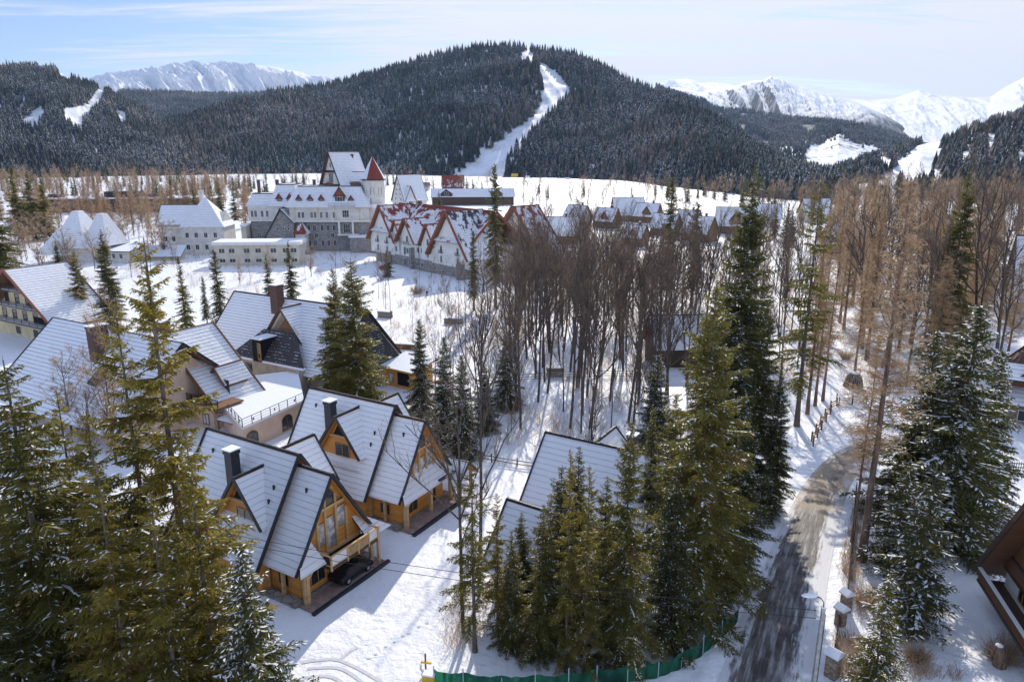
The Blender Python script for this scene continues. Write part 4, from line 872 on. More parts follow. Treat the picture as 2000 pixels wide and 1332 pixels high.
    MB().box((ud - 1.45, fv - .25, zd - 2.55), (ud + 1.45, fv, zd - 2.35)).build('dormer_beam', ['wood_pale'], r)
    window(r, (ud + .15, fv, zd - 4.0), 'v-', 1.9, 1.35, 2, 'window_wood')
    MB().box((ud - 2.7, fv - .9, zd - 5.55), (ud + 2.9, fv + .1, zd - 5.35), 0).build('dormer_sill', ['snow'], r)
    chimney(r, ud - 2.6, -2.3, 6.5, 11.6, .95)
    # roof vents
    for (u, v) in ((-14.2, -1.1), (-4.9, -1.9), (-4.9, -2.6), (-1.6, -1.1)):
        zz = (11.7 - 1.55 * abs(v)) if u < -3.4 else 10.7 - 1.57 * abs(v); MB().bar((u, v, zz - .1), (u, v, zz + .35), .16).build('vent_pipe', ['metal_dark'], r)
    window(r, (-10.8, -4.9, 1.5), 'v-', 1.2, 1.2, 2, 'window_wood'); window(r, (-2.2, -3.85, 1.6), 'v-', 1.2, 1.1, 2, 'window_wood')
    # open timber work under the wing's eave, facing the camera
    for u in (-4.0, -2.0, 0.7): MB().bar((u, -4.15, -.2), (u, -4.15, 3.4), .28).build('post', ['wood_pale'], r)
    return r
CH_D = (-9.6, 71.4, 0); CH_E = (-16.3, 58.3, 0)
chalet(CH_D, -30, 'orange timber chalet with a small porch gable, directly below the beige house', 10.9, -8.2, False, 1)
chalet(CH_E, -31, 'orange timber chalet with a balcony over a parked dark car, the one nearest the camera', 10.2, -7.2, True, 2)

# ------------------------------------------------------------------ beige house with the dark shingled gable
def beige_house():
    r = empty('beige_house', (-41.5, 114.0, 0), math.radians(-30), 'beige rendered house with a dark shingled gable and a skylight, behind the walled terrace', 'house')
    gable_wall(r, 'u', 10.6, -16.5, 12.8, 7.4, 12.6, 1.16, -1, 'plaster_beige')
    roof(r, 'u', 10.6, -18.2, 14.0, 9.0, 13.1, 2.9, 'roof_lined', under='wood_brown', kick=None)
    gable_wall(r, 'v', -.6, 5.6, 10, 7.6, 11.6, 1.2, 2, 'plaster_beige', 'wing_wall'); MB().box((-8.6, 1.0, -1), (7.6, 9, 4.15)).build('ground_floor', ['plaster_beige'], r)
    roof(r, 'v', -.6, 5.2, 11, 5.2, 12.6, 6.3, 'roof_lined', 'brick_brown', 'wood_brown', verge=(1, 0), kick=(5.6, 3.1), name='wing_roof')
    # shingled gable skirt sloping out towards the camera
    s = MB(); s.slab([(-4.4, 4.9, 8.7), (3.2, 4.9, 8.7), (8.6, 1.0, 4.3), (-9.2, 1.0, 4.3)], .18); s.build('shingled_skirt', ['tiles_dark', 'roof_edge', 'wood_brown'], r)
    MB().box((-9.2, .8, 4.15), (-3.2, 1.5, 4.42)).box((-.8, .8, 4.15), (8.6, 1.5, 4.42)).build('skirt_snow', ['snow'], r)
    MB().prism([(-4.3, 5.6, 8.4), (3.1, 5.6, 8.4), (-.6, 5.6, 12.1)], (0, .3, 0)).build('gable_field', ['plaster_cream'], r)
    MB().prism([(-1.6, 5.5, 8.8), (2.2, 5.5, 8.8), (.3, 5.5, 11.0)], (0, .08, 0)).build('gable_window', ['wood_brown'], r)
    MB().box((-3.1, 1.0, 4.0), (-1.0, 4.4, 8.0)).build('balcony_recess', ['opening_shade'], r); MB().box((-3.2, .7, 8.0), (-.7, 4.4, 8.16)).build('recess_roof', ['snow'], r)  # recess is a solid black block, its shade put into the colour
    window(r, (-1.4, .98, 5.9), 'v-', .6, 2.8, 1, 'window_wood', 'glass')
    MB().box((-5.2, .92, -.5), (-3.6, 1.0, 3.6)).build('terrace_door', ['glass'], r)
    sk = MB(); sk.prism([(3.4, 8.5, 8.55), (5.3, 8.5, 6.6), (5.3, 10.3, 6.6), (3.4, 10.3, 8.55)], (.35, 0, .4), 0); sk.build('skylight', ['metal_pale'], r)
    chimney(r, -5.4, 9.2, 9, 15.6, 1.7, 'brick_brown')
    # shingled end gable on the right
    e = MB(); e.slab([(14.1, 10.6, 12.2), (14.1, 2.6, 3.9), (16.2, 3.4, 3.0), (16.2, 17.0, 3.0), (14.1, 18.2, 3.9)], .2); e.build('end_skirt', ['tiles_dark', 'roof_edge', 'tiles_dark'], r)
    for v in (4.0, 7, 10): window(r, (12.8, v, 1.6), 'u+', 1.1, 1.3, 2)
    MB().tube([(12.95, 3.0, 3.3), (12.95, 3.0, -.4)], .07).build('downpipe', ['metal_dark'], r)
beige_house()

# ------------------------------------------------------------------ walled terrace in front of it
def terrace():
    a, b, c, d = P(474, 836, 3.4), P(594, 782, 3.4), P(560, 745, 3.4), P(440, 770, 3.4)
    r = empty('terrace', (a.x, a.y, 0), 0, 'pink walled terrace with a railing and arched windows below the beige house', 'terrace')
    o = Vector((a.x, a.y, 0)); pts = [(p - o) for p in (a, b, c + Vector((0, 6, 0)), d + Vector((-6, 6, 0)))]
    lo = [Vector((p.x, p.y, -1)) for p in pts]; w = MB(); w.add([(p.x, p.y, 3.15) for p in pts] + lo, [(0, 1, 2, 3), (4, 5, 1, 0), (5, 6, 2, 1), (6, 7, 3, 2), (7, 4, 0, 3)]); w.build('wall', ['plaster_pink'], r)
    MB().prism([(p.x, p.y, 3.15) for p in pts], (0, 0, .3)).build('snow_cover', ['snow'], r)
    e = (pts[1] - pts[0]); e.z = 0; L = e.length; an = math.degrees(math.atan2(e.y, e.x)) - 90; e.normalize(); n = Vector((math.cos(math.radians(an)), math.sin(math.radians(an)), 0))
    for s in (.12, .68): p = pts[0] + e * L * s; window(r, (p.x, p.y, 1.1), an, 1.9, 1.4, 2, 'wood_brown', 'glass', arch=True)
    up = Vector((0, 0, 3.45)); q0 = Vector((pts[0].x, pts[0].y, 0)) + up; q1 = Vector((pts[1].x, pts[1].y, 0)) + up; q3 = Vector((pts[3].x, pts[3].y, 0)) + up
    railing(r, [q0 + (q3 - q0) * .3, q0, q1], 1.15, gap=0, motif=3)
terrace()

# ------------------------------------------------------------------ pink house behind the left spruces
def pink_house():
    r = empty('pink_house', tuple(P(455, 830)), math.radians(-30), 'pink house with brown verges and brick chimneys, half hidden by the left spruces', 'house')
    gable_wall(r, 'u', 3.2 - 7, -34, -5.5, 9.0, 11.9, .92, -1, 'plaster_pink')
    roof(r, 'u', -3.8, -36, -3.8, 11.5, 12.6, 2.6, 'roof_lined', 'roof_edge', 'wood_brown')
    gable_wall(r, 'v', -10.5, 1.0, 5.6, 9.4, 11.9, .92, -1, 'plaster_pink', 'wing_wall')
    MB().box((-19, -2.6, -1), (-.6, 1.1, 3.6)).build('ground_floor', ['plaster_pink'], r)
    roof(r, 'v', -10.5, -2.6, 6.3, 10.9, 12.7, 2.8, 'roof_lined', 'wood_brown', 'wood_brown', verge=(1, 1), vw=.55, name='wing_roof', t=.3)
    fl = MB().box((-10.5, -3.3, 3.6), (1.6, 1.0, 3.85)); o = fl.build('balcony', ['wood_brown'], r); railing(o, [(-10, -3.1, 3.85), (1.3, -3.1, 3.85)], 1.05, gap=.14)
    MB().box((-3.0, .93, 3.9), (-1.2, 1.0, 6.3)).box((-9, .93, 3.9), (-6.5, 1.0, 6.6)).build('balcony_door', ['glass'], r)
    window(r, (-2.2, -2.62, 1.4), 'v-', 1.2, 1.5, 2, 'wood_brown', 'glass_bright'); window(r, (-6.6, -2.62, 1.4), 'v-', 1.2, 1.5, 2, 'wood_brown')
    # small dormer on the lit slope
    T = 6.9
    gable_wall(r, 'v', -3.6, 1.2, 5, 1.5, T + .6, 1.25, 4, 'wood_brown', 'dormer_wall'); roof(r, 'v', -3.6, .5, 5.5, 2.0, T + 1.05, T - 1.4, 'roof_lined', 'wood_brown', 'wood_brown', verge=(1, 0), name='dormer_roof', t=.15)
    MB().prism([(-4.6, 1.14, 6.0), (-2.6, 1.14, 6.0), (-3.6, 1.14, 7.2)], (0, -.05, 0)).build('dormer_window', ['glass'], r)
    chimney(r, -18.5, -7.0, 8, 14.0, 1.5, 'brick_brown', 2.4); chimney(r, -12.5, -.8, 9, 14.0, 1.3, 'brick_brown', 1.6)
    sk = MB(); sk.prism([(-15, -9.4, 8.3), (-13.4, -9.4, 8.3), (-13.4, -11.2, 6.8), (-15, -11.2, 6.8)], (0, -.3, .35)); sk.build('skylight', ['metal_dark'], r)
    for u in (-30, -26, -21, -16): window(r, (u, -12.8, 1.2), 'v-', 1.4, 1.4, 2, 'wood_brown')
    can = MB(); can.slab([(1.2, -3.6, 2.3), (5.2, -3.6, 2.3), (5.2, -.2, 2.7), (1.2, -.2, 2.7)], .15); can.build('canopy', ['snow', 'wood_brown', 'wood_brown'], r)
    for u in (5.0, 1.4): MB().bar((u, -3.4, -.3), (u, -3.4, 2.2), .16).build('canopy_post', ['wood_brown'], r)
pink_house()

# ------------------------------------------------------------------ yellow house at the left edge
def yellow_house():
    r = empty('yellow_house', tuple(P(100, 680)), math.radians(-30), 'yellow house with a red verge and snowy balconies behind the pink house', 'house')
    a, zr, hw, ze = -25.5, 13.2, 12.5 * 1.0, 4.5
    W = 15.2
    gable_wall(r, 'v', -13.3, 2.5, 12, 12.6, zr - .8, .62, -1, 'plaster_yellow')
    r2 = roof(r, 'v', -13.3, -.2, 12.8, 15.4, 14.9, 4.4, 'roof_lined', 'red_edge', 'wood_brown', vw=.7, t=.4)
    for z, x0, x1 in ((3.1, -24, 0), (6.6, -22, -4.0), (10.0, -18.2, -8.2)):
        o = MB().box((x0, .9, z), (x1, 2.6, z + .25)).build('balcony', ['metal_dark'], r); MB().box((x0 + .1, 1.0, z + .25), (x1 - .1, 2.5, z + .42)).build('balcony_snow', ['snow'], o)
        railing(o, [(x0 + .1, 1.0, z + .25), (x1 - .1, 1.0, z + .25)], 1.0, gap=.3, post=3)
        for k in range(int((x1 - x0) / 4)):
            u = x0 + 2.6 + k * 4.1; window(r, (u, 2.5, z + 1.6), 'v-', 1.5, 1.9, 1, 'wood_brown', 'glass')
        MB().box(((x0 + x1) / 2 + 2, 2.42, z + .3), (x1 - 1.2, 2.52, z + 1.9)).build('recess', ['opening_shade'], r)  # thin black sheet painted as the shade of the recess
    for u in (-17, -10, -3): window(r, (u, 2.5, 1.2), 'v-', 1.5, 1.4, 1, 'wood_brown')
yellow_house()

# ------------------------------------------------------------------ white hotel with the red-edged gables
def hotel():
    o = P(737, 508); r = empty('hotel', (o.x, o.y, 0), math.radians(-49.6), 'long white hotel with red-edged steep gables and patchy snow on its roofs', 'hotel')
    RE = 'red_edge'
    b = MB().box((0, 0, -2), (54, 27, 8.6)); w = b.build('wall', ['plaster_white'], r)
    MB().box((-.25, -.3, -2), (54.3, 3, 3.6)).build('stone_base', ['stone_grey'], r)
    roof(r, 'u', 13.0, -3.5, 54, (13.2, 15), 19.9, (8.2, 7), 'roof_red', RE, 'wood_brown', vw=.8, t=.4)
    roof(r, 'u', 13.0, 12, 52, 2.6, 20.3, 16.6, 'roof_bare_red', RE, 'wood_brown', name='upper_roof', t=.3)
    for nm, c, zr, hw, ze, f in (('gable_wing', 5.2, 20.2, 9.6, 7.6, -1.6), ('small_gable_wing', 14.2, 15.6, 3.8, 9.2, -1.0), ('middle_gable_wing', 21.4, 16.6, 6.2, 8.4, -1.6), ('small_gable_wing', 34.0, 15.6, 4.6, 8.4, -1.2), ('gable_wing', 46.5, 20.6, 11.4, 6.0, -2.0)):
        sl = (zr - ze) / hw; big = hw > 9
        x = gable_wall(r, 'v', c, 0 - (.25 if not big else .5), 12, hw - (1.4 if big else .8), zr - .7, sl, 3.2, 'plaster_white', nm)
        roof(r, 'v', c, f, 13.2 if big else 9, hw, zr, ze, 'roof_patchy' if c == 46.5 else 'roof_red', RE, 'wood_brown', verge=(1, 0), vw=1.0 if big else .7, name='gable_roof', t=.35)
        if big:
            wz = 11.2; hw2 = (zr - wz) / sl - .3; s = MB(); s.slab([(c - hw2, -.4, wz + 1.2), (c + hw2, -.4, wz + 1.2), (c + hw2 + .6, -1.8, wz - .3), (c - hw2 - .6, -1.8, wz - .3)], .2); s.build('gable_pent_roof', ['roof_red', RE, 'wood_brown'], r)
            for du in (-3.2, 3.2) if c < 10 else (-4.5, 4.5):
                for z in (8.3, 5.0): window(r, (c + du, -.5, z), 'v-', 1.0, 2.0, 2)
                bl = MB().box((c + du - .9, -1.1, 7.0), (c + du + .9, -.5, 7.15)); q = bl.build('balcony', ['metal_dark'], r); railing(q, [(c + du - .9, -1.05, 7.1), (c + du + .9, -1.05, 7.1)], .9, gap=.3)
        else:
            window(r, (c, -.25, 9.6), 'v-', 1.1, 2.0, 2); window(r, (c, -.25, 5.6), 'v-', 1.1, 1.7, 2)
            if hw > 5:
                q = MB().box((c - 2.4, -1.3, 7.6), (c + 2.4, -.2, 7.8)).build('balcony', ['plaster_white'], r); railing(q, [(c - 2.3, -1.2, 7.8), (c + 2.3, -1.2, 7.8)], 1.0, gap=.3)
                for du in (-1.6, 1.6): window(r, (c + du, -.3, 5.4), 'v-', 1.2, 2.6, 2)
                for du in (-1.6, 1.6): window(r, (c + du, -.4, 1.6), 'v-', 1.4, 2.4, 2)
    for u in (11.0, 27.6, 30.0): window(r, (u, 0, 6.4), 'v-', 1.0, 1.6, 2)
    for u in (27.6, 30.4, 38): window(r, (u, -.3, 1.7), 'v-', 1.2, 1.3, 2)
    for u in (10.6, 28.5): MB().tube([(u, -.3, 8.4), (u, -.3, 0)], .1).build('downpipe', ['metal_dark'], r)
    MB().box((9.2, -1.6, -1), (10.6, .2, 4.2)).build('stone_buttress', ['stone_grey'], r); MB().box((52.4, -2.4, -1), (54.4, .2, 4.6)).build('stone_buttress', ['stone_grey'], r); MB().box((24.6, -1.7, -1), (25.8, 0, 7)).build('stone_buttress', ['stone_grey'], r)
    # far right wing with the big blank gable and a balcony
    c = 44.0; v0 = 28.0
    gable_wall(r, 'v', c + 2, v0, v0 + 9.0, 11.6, 20.0, 1.07, -2, 'plaster_white', 'end_wing')
    roof(r, 'v', c + 2, v0 - 1.8, v0 + 9.6, (12.6, 13.6), 20.8, (7.2, 6.2), 'roof_red', RE, 'wood_brown', vw=1.1, t=.4, name='end_wing_roof')
    s = MB(); s.slab([(c - 6, v0 - .1, 11.8), (c + 10, v0 - .1, 11.8), (c + 10.8, v0 - 1.8, 10.2), (c - 6.8, v0 - 1.8, 10.2)], .25); s.build('gable_pent_roof', ['roof_red', RE, RE], r)
    for u in (-2.0, .6): window(r, (c + u, v0, 7.4), 'v-', 1.3, 2.8, 2)
    q = MB().box((c - 3.4, v0 - 1.6, 5.4), (c + 6, v0, 5.6)).build('balcony', ['plaster_white'], r); railing(q, [(c - 3.2, v0 - 1.5, 5.6), (c + 5.8, v0 - 1.5, 5.6)], 1.1, gap=.3)
    for u in (-1, 3, 7): window(r, (c + u, v0, 2.6), 'v-', 1.3, 2.4, 2)
    chimney(r, 24, 9.5, 12, 18.5, .9, 'plaster_white'); chimney(r, 3.5, 17, 12, 21, 1.0, 'brick_brown')
hotel()

# ------------------------------------------------------------------ the castle-like hotel behind it
def castle():
    r = empty('castle_hotel', (-83, 288, 0), math.radians(2), 'castle-like grey and white hotel with dormers, a tall gabled tower and a red-topped turret', 'hotel')
    WH, ST, RV = 'plaster_grey', 'stone_grey', 'roof_village'
    # main block: stone below, white floor, roof with dormers
    MB().box((-4, 0, -2), (25.5, 16, 12)).build('stone_base', [ST], r); MB().box((-5, -.8, 12), (26, 16.4, 17.5)).build('wall', [WH], r)
    MB().box((-5.6, -1.6, 11.7), (26.6, -.5, 12.2)).box((-5.6, -1.6, 17.3), (26.6, -.5, 17.7)).build('cornice', ['plaster_white'], r)
    def mans(x0, x1, y0, y1, z0, z1, inset, nm='roof'):
        m = MB(); a = [(x0, y0, z0), (x1, y0, z0), (x1, y1, z0), (x0, y1, z0)]; b = [(x0 + inset, y0 + inset * 1.1, z1), (x1 - inset, y0 + inset * 1.1, z1), (x1 - inset, y1 - inset, z1), (x0 + inset, y1 - inset, z1)]
        m.add(a + b, [(0, 1, 5, 4), (1, 2, 6, 5), (2, 3, 7, 6), (3, 0, 4, 7), (4, 5, 6, 7), (3, 2, 1, 0)], 0); o = m.build(nm, [RV], r)
        q = MB()
        for i in range(4): q.bar(b[i], b[(i + 1) % 4], .35)
        q.build('ridge_cap', ['roof_edge'], o)
    mans(-6.5, 27, -2, 17.5, 17.6, 25.4, 4.5)
    def dorm(x, z, w, y=-.6, red='brick_brown', big=False):
        o = MB().box((x - w / 2, y, z), (x + w / 2, y + 5, z + w * .95)).build('dormer', [red], r)
        T = MB(); T.slab([(x, y - .4, z + w * 1.9), (x, y + 5, z + w * 1.9), (x + w * .75, y + 5, z + w * .8), (x + w * .75, y - .4, z + w * .8)], .12); T.slab([(x, y - .4, z + w * 1.9), (x, y + 5, z + w * 1.9), (x - w * .75, y + 5, z + w * .8), (x - w * .75, y - .4, z + w * .8)], .12); T.build('dormer_roof', [RV, 'roof_edge', red], o)
        MB().prism([(x - w * .6, y, z + w * .95), (x + w * .6, y, z + w * .95), (x, y, z + w * 1.75)], (0, .2, 0)).build('dormer_gable', ['red_edge'], o)
        window(o, (x, y, z + w * .45), 'v-', w * .55, w * .6, 2)
    for x in (-1.0, 3.4, 7.8): dorm(x, 18.7, 2.0)
    dorm(15, 18.7, 3.6); dorm(19.4, 18.6, 1.9)
    q = MB().box((10.6, -2.4, 17.6), (21, -.6, 17.9)).build('roof_balcony', [WH], r); railing(q, [(10.7, -2.3, 17.9), (20.9, -2.3, 17.9)], 1.1, gap=.5, post=2.5)
    for x in (-1.3, .2, 3.6, 5, 7.4, 9.6, 12.4): window(r, (x, -.8, 14.4), 'v-', .9, 2.2, 2)
    window(r, (17, -.8, 14.8), 'v-', 2.4, 2.6, 3, rows=2); window(r, (17, -.02, 9.0), 'v-', 2.6, 3.4, 3, rows=2)
    for x in (14.2, 19.6): MB().box((x - .35, -1.4, 6.8), (x + .35, -.7, 12)).build('column', ['plaster_white'], r)
    q = MB().box((13.6, -2.4, 6.4), (21.6, 0, 6.9)).build('loggia', ['plaster_white'], r)
    for x in (-.2, 2, 4.2, 7.2, 9.5, 12): window(r, (x, -.02, 9.2), 'v-', 1.1, 2.2, 2); window(r, (x, -.02, 3.2), 'v-', 1.1, 2.2, 2)
    # left wing
    MB().box((-22, 4, -2), (-4, 18, 12)).build('stone_base', [ST], r); MB().box((-22.6, 3.4, 12), (-3, 18, 17.8)).build('wall', [WH], r)
    MB().box((-23, 2.8, 11.7), (-3, 3.6, 12.1)).build('cornice', ['plaster_white'], r)
    mans(-14, -1, 2, 19, 17.6, 26, 3.0, 'wing_roof'); mans(-23.6, -10, 4, 18, 17.6, 22.4, 2.4, 'wing_roof')
    for x in (-9.6, -5.4): dorm(x, 18.6, 2.2, 2.8)
    for x in (-21, -19.6, -17, -15): window(r, (x, 3.4, 14.6), 'v-', .9, 2.4, 2)
    for x in (-19, -15, -11, -8): window(r, (x, 4, 6.0), 'v-', 1.2, 2.0, 2)
    # lean-to gabled porch between them
    s = MB(); s.slab([(-8.2, -3.0, 17.2), (-8.2, 4, 17.2), (-15.6, 4, 5.0), (-15.6, -3.0, 5.0)], .4); s.slab([(-8.2, -3.0, 17.2), (-8.2, 4, 17.2), (-3.0, 4, 11.5), (-3, -3.0, 11.5)], .4); s.build('porch_roof', [RV, 'roof_edge', 'wood_grey'], r)
    MB().prism([(-14.4, -2.4, -2), (-3.4, -2.4, -2), (-3.4, -2.4, 11.4), (-8.2, -2.4, 16.2), (-14.4, -2.4, 6.2)], (0, 6, 0)).build('porch_wall', [ST], r)
    for x in (-9.6, -7.4, -5.4): window(r, (x, -2.4, 9.2), 'v-', .7, .8, 1)
    MB().box((-20, -5, -2), (-8, 1, 4.2)).build('annex', ['plaster_grey'], r); MB().box((-20.4, -5.4, 4.2), (-7.6, 1, 4.7)).build('annex_roof', ['snow'], r)
    MB().box((-12.6, -9, -3), (4, -2, 1)).build('stone_terrace', [ST], r)
    # small red-roofed entrance turret
    MB().box((-2.2, -5.4, -2), (1.8, -.6, 7.6)).build('entrance_turret', [WH], r); m = MB(); a = [(-3.2, -6.4, 7.4), (2.8, -6.4, 7.4), (2.8, -.2, 7.4), (-3.2, -.2, 7.4)]; m.add(a + [(-.2, -3, 12.2)], [(0, 1, 4), (1, 2, 4), (2, 3, 4), (3, 0, 4), (3, 2, 1, 0)], [1, 0, 0, 0, 0]); m.build('turret_roof', ['roof_village', 'roof_bare_red'], r)
    window(r, (-.2, -5.4, 5.0), 'v-', .7, .9, 1)
    # tall gabled tower
    MB().box((8.4, 9, 10), (21.5, 21, 27)).build('tower', [ST], r); MB().box((7.6, 8.4, 25.0), (22, 21.5, 26.4)).build('tower_cornice', ['wood_brown'], r)
    tw = [gable_wall(r, 'v', 0, -7, 7.5, 5.6, 38.0, 2.1, 26, 'plaster_grey', 'tower_gable'),
          roof(r, 'v', 0, -8, 8, 6.8, 38.8, 24.8, RV, 'roof_edge', 'wood_brown', verge=(1, 1), vw=.5, name='tower_roof', t=.4),
          window(r, (0, -7, 28.4), 'v-', 2.6, 3.4, 3), window(r, (0, -7, 33.4), 'v-', .9, 1.8, 1),
          MB().slab([(-3.4, -7, 31.4), (3.4, -7, 31.4), (4.0, -8.2, 30.6), (-4.0, -8.2, 30.6)], .15).build('tower_pent_roof', ['roof_edge', 'wood_brown', 'wood_brown'], r)]
    for q in tw: q.location = (14.6, 14.5, 0); q.rotation_euler = (0, 0, math.radians(-40))
    roof(r, 'u', 12.5, 17.5, 25.5, 4.4, 30.8, 24.6, RV, 'red_edge', 'wood_brown', name='side_roof')
    chimney(r, 17.5, 17, 30, 37.6, 1.2, 'brick_brown')
    # octagonal turret with a red spire
    def octa(x, y, rad, z0, z1, nm, mt, r2=None):
        b = MB().tube([(x, y, z0), (x, y, z1)], [rad, r2 if r2 is not None else rad], 8); b.build(nm, [mt], r)
    octa(27.5, 6, 4.3, 17, 28, 'turret', WH); octa(27.5, 6, 5.2, 17, 18.4, 'turret_band', 'snow'); octa(27.5, 6, 4.9, -2, 17, 'turret_base', 'plaster_grey')
    m = MB(); n = 8; ring = [(27.5 + 5.0 * math.cos(k * math.pi / 4 + .39), 6 + 5.0 * math.sin(k * math.pi / 4 + .39), 28) for k in range(8)]
    m.add(ring + [(27.5, 6, 37)], [(k, (k + 1) % 8, 8) for k in range(8)] + [tuple(range(7, -1, -1))], [1 if k in (5, 6) else 0 for k in range(8)] + [0]); m.build('spire', ['roof_village', 'roof_bare_red'], r)
    octa(27.5, 6, 5.0, 27.6, 28.1, 'turret_cornice', 'roof_edge')
    for a in (-90, -45, -135): x, y = 27.5 + 4.0 * math.cos(math.radians(a)), 6 + 4.0 * math.sin(math.radians(a)); window(r, (x, y, 23.5), a, 1.6, 3.0, 2)
    window(r, (27.5, 1.4, 12.5), -90, 1.4, 1.8, 2)
    for x in (-3, 6.2, 13, 22.5): MB().box((x - .3, -.95, 12.2), (x + .3, -.8, 17.3)).build('pilaster', ['plaster_cream'], r)
    for x in (-20, -12.5, 2.5, 11, 23.5): chimney(r, x, 12, 20, 27.6, 1.1, 'brick_brown')
    for x in (-1.5, 4.8, 11.2, 22.4): window(r, (x, -.02, 6.3), 'v-', 1.2, 1.6, 2)
    s = MB(); s.slab([(20.2, -1.2, 17.4), (26.6, -1.2, 17.4), (26.6, -1.2 + 4, 21.5), (20.2, -1.2 + 4, 21.5)], .3); s.build('lean_roof', [RV, 'roof_edge', 'wood_brown'], r)
    MB().box((-24.5, -1, -2), (-22.6, 9, 10)).build('stair_tower', ['plaster_cream'], r); MB().box((-24.8, -1.3, 10), (-22.3, 9.3, 10.6)).build('tower_snow', ['snow'], r)
    MB().box((19, -6, -2), (33, 2, 6)).build('east_annex', [ST], r); MB().box((18.6, -6.4, 6), (33.4, 2, 6.6)).build('annex_roof', ['snow'], r)
castle()
def gable_house(loc, az, L, Wd, zr, ze, wall, rf, edge, label, gable=None, nm='village_house', group='snow-roofed village houses', cross=None, chim=True, wins=True, ov=.7, cat='house', under='wood_brown', frame='window_white', z0=-1.5, kick=None):
    r = empty(nm, loc, math.radians(az), label, cat, group); hw = Wd / 2 + ov; sl = (zr - ze) / hw
    gable_wall(r, 'u', 0, -L / 2, L / 2, Wd / 2, zr - .35, sl, z0, wall, 'wall', gable, ze + .5)
    roof(r, 'u', 0, -L / 2 - ov, L / 2 + ov, hw, zr, ze, rf, edge, under, vw=.3, t=.22, kick=kick)
    if cross:
        for sg, c, w, z in cross:
            a0, a1 = (-Wd / 2 - ov * .8, -.3) if sg < 0 else (.3, Wd / 2 + ov * .8); s2 = sl
            gable_wall(r, 'v', c, *((a0 + .6, a1) if sg < 0 else (a0, a1 - .6)), w / 2 - .2, z - .35, s2, ze - .2, wall, 'dormer_wall', gable, z - w * .5 * s2)
            roof(r, 'v', c, a0, a1, w / 2 + .2, z, z - s2 * (w / 2 + .2), rf, edge, under, verge=(1, 0) if sg < 0 else (0, 1), vw=.25, name='dormer_roof')
            window(r, (c, (a0 + .6) if sg < 0 else a1 - .6, z - w * .5 * s2), {-1: 'v-', 1: 'v+'}[sg], w * .3, w * .3, 2, frame)
    if wins:
        for z in np.arange(1.4, ze - .6, 2.9):
            for u in np.arange(-L / 2 + 2, L / 2 - 1, 3.6): window(r, (float(u), -Wd / 2, float(z)), 'v-', 1.1, 1.3, 2, frame)
        for z in np.arange(1.4, zr - 2.5, 2.9):
            lim = min(Wd / 2 - .8, (zr - z - 1.6) / sl - .7)
            for v in ([-lim * .55, lim * .55] if lim > 2 else [0] if lim > .5 else []): window(r, (L / 2, v, float(z)), 'u+', 1.0, 1.3, 2, frame)
            for v in ([-lim * .55, lim * .55] if lim > 2 else [0] if lim > .5 else []): window(r, (-L / 2, v, float(z)), 'u-', 1.0, 1.3, 2, frame)
    if chim: chimney(r, L * .18, Wd * .12, zr - 2.5, zr + 1.2, .8, 'brick_brown')
    return r
def HP(px, py): p = P(px, py); return (p.x, p.y, 0)
# chalets behind the trees in the middle
TG = 'orange timber chalets with steep snowy roofs'
gable_house((9.8, 68.6, 0), -31, 12.5, 9.6, 9.0, 2.9, 'wood_orange', 'roof_chalet', 'roof_edge', 'orange chalet behind the dark spruces left of the road, its end gable facing the road', 'wood_orange_v', 'timber_chalet', TG, [(1, -1.5, 6, 8.9)], frame='window_wood', cat='chalet', under='wood_orange', ov=.9)
gable_house((1.7, 57.6, 0), -34, 3.2, 7.0, 7.9, 2.9, 'wood_orange', 'roof_chalet', 'roof_edge', 'orange chalet almost hidden by the front row of spruces above the green fence', 'wood_orange_v', 'timber_chalet', TG, frame='window_wood', cat='chalet', under='wood_orange', ov=.9, chim=False)
# wooden shed by the beige house
def shed():
    r = empty('garden_shed', HP(800, 748), math.radians(-35), 'small orange board shed with a snow-covered roof beside the beige house', 'shed')
    MB().box((-3, -2.6, -1), (3, 2.6, 3.3)).build('wall', ['wood_orange_v'], r)
    MB().slab([(-3.8, -3.4, 3.3), (3.8, -3.4, 3.3), (3.8, 3.4, 4.3), (-3.8, 3.4, 4.3)], .3).build('roof', ['snow', 'wood_orange', 'wood_orange'], r)
    MB().box((-.2, -2.66, .4), (2.4, -2.58, 2.6)).build('opening', ['opening_shade'], r); window(r, (-1.6, -2.6, 1.4), 'v-', .9, 1.5, 1, 'window_wood', 'glass_bright', name='door')  # black sheet on the boards paints the dark of the opening
shed()
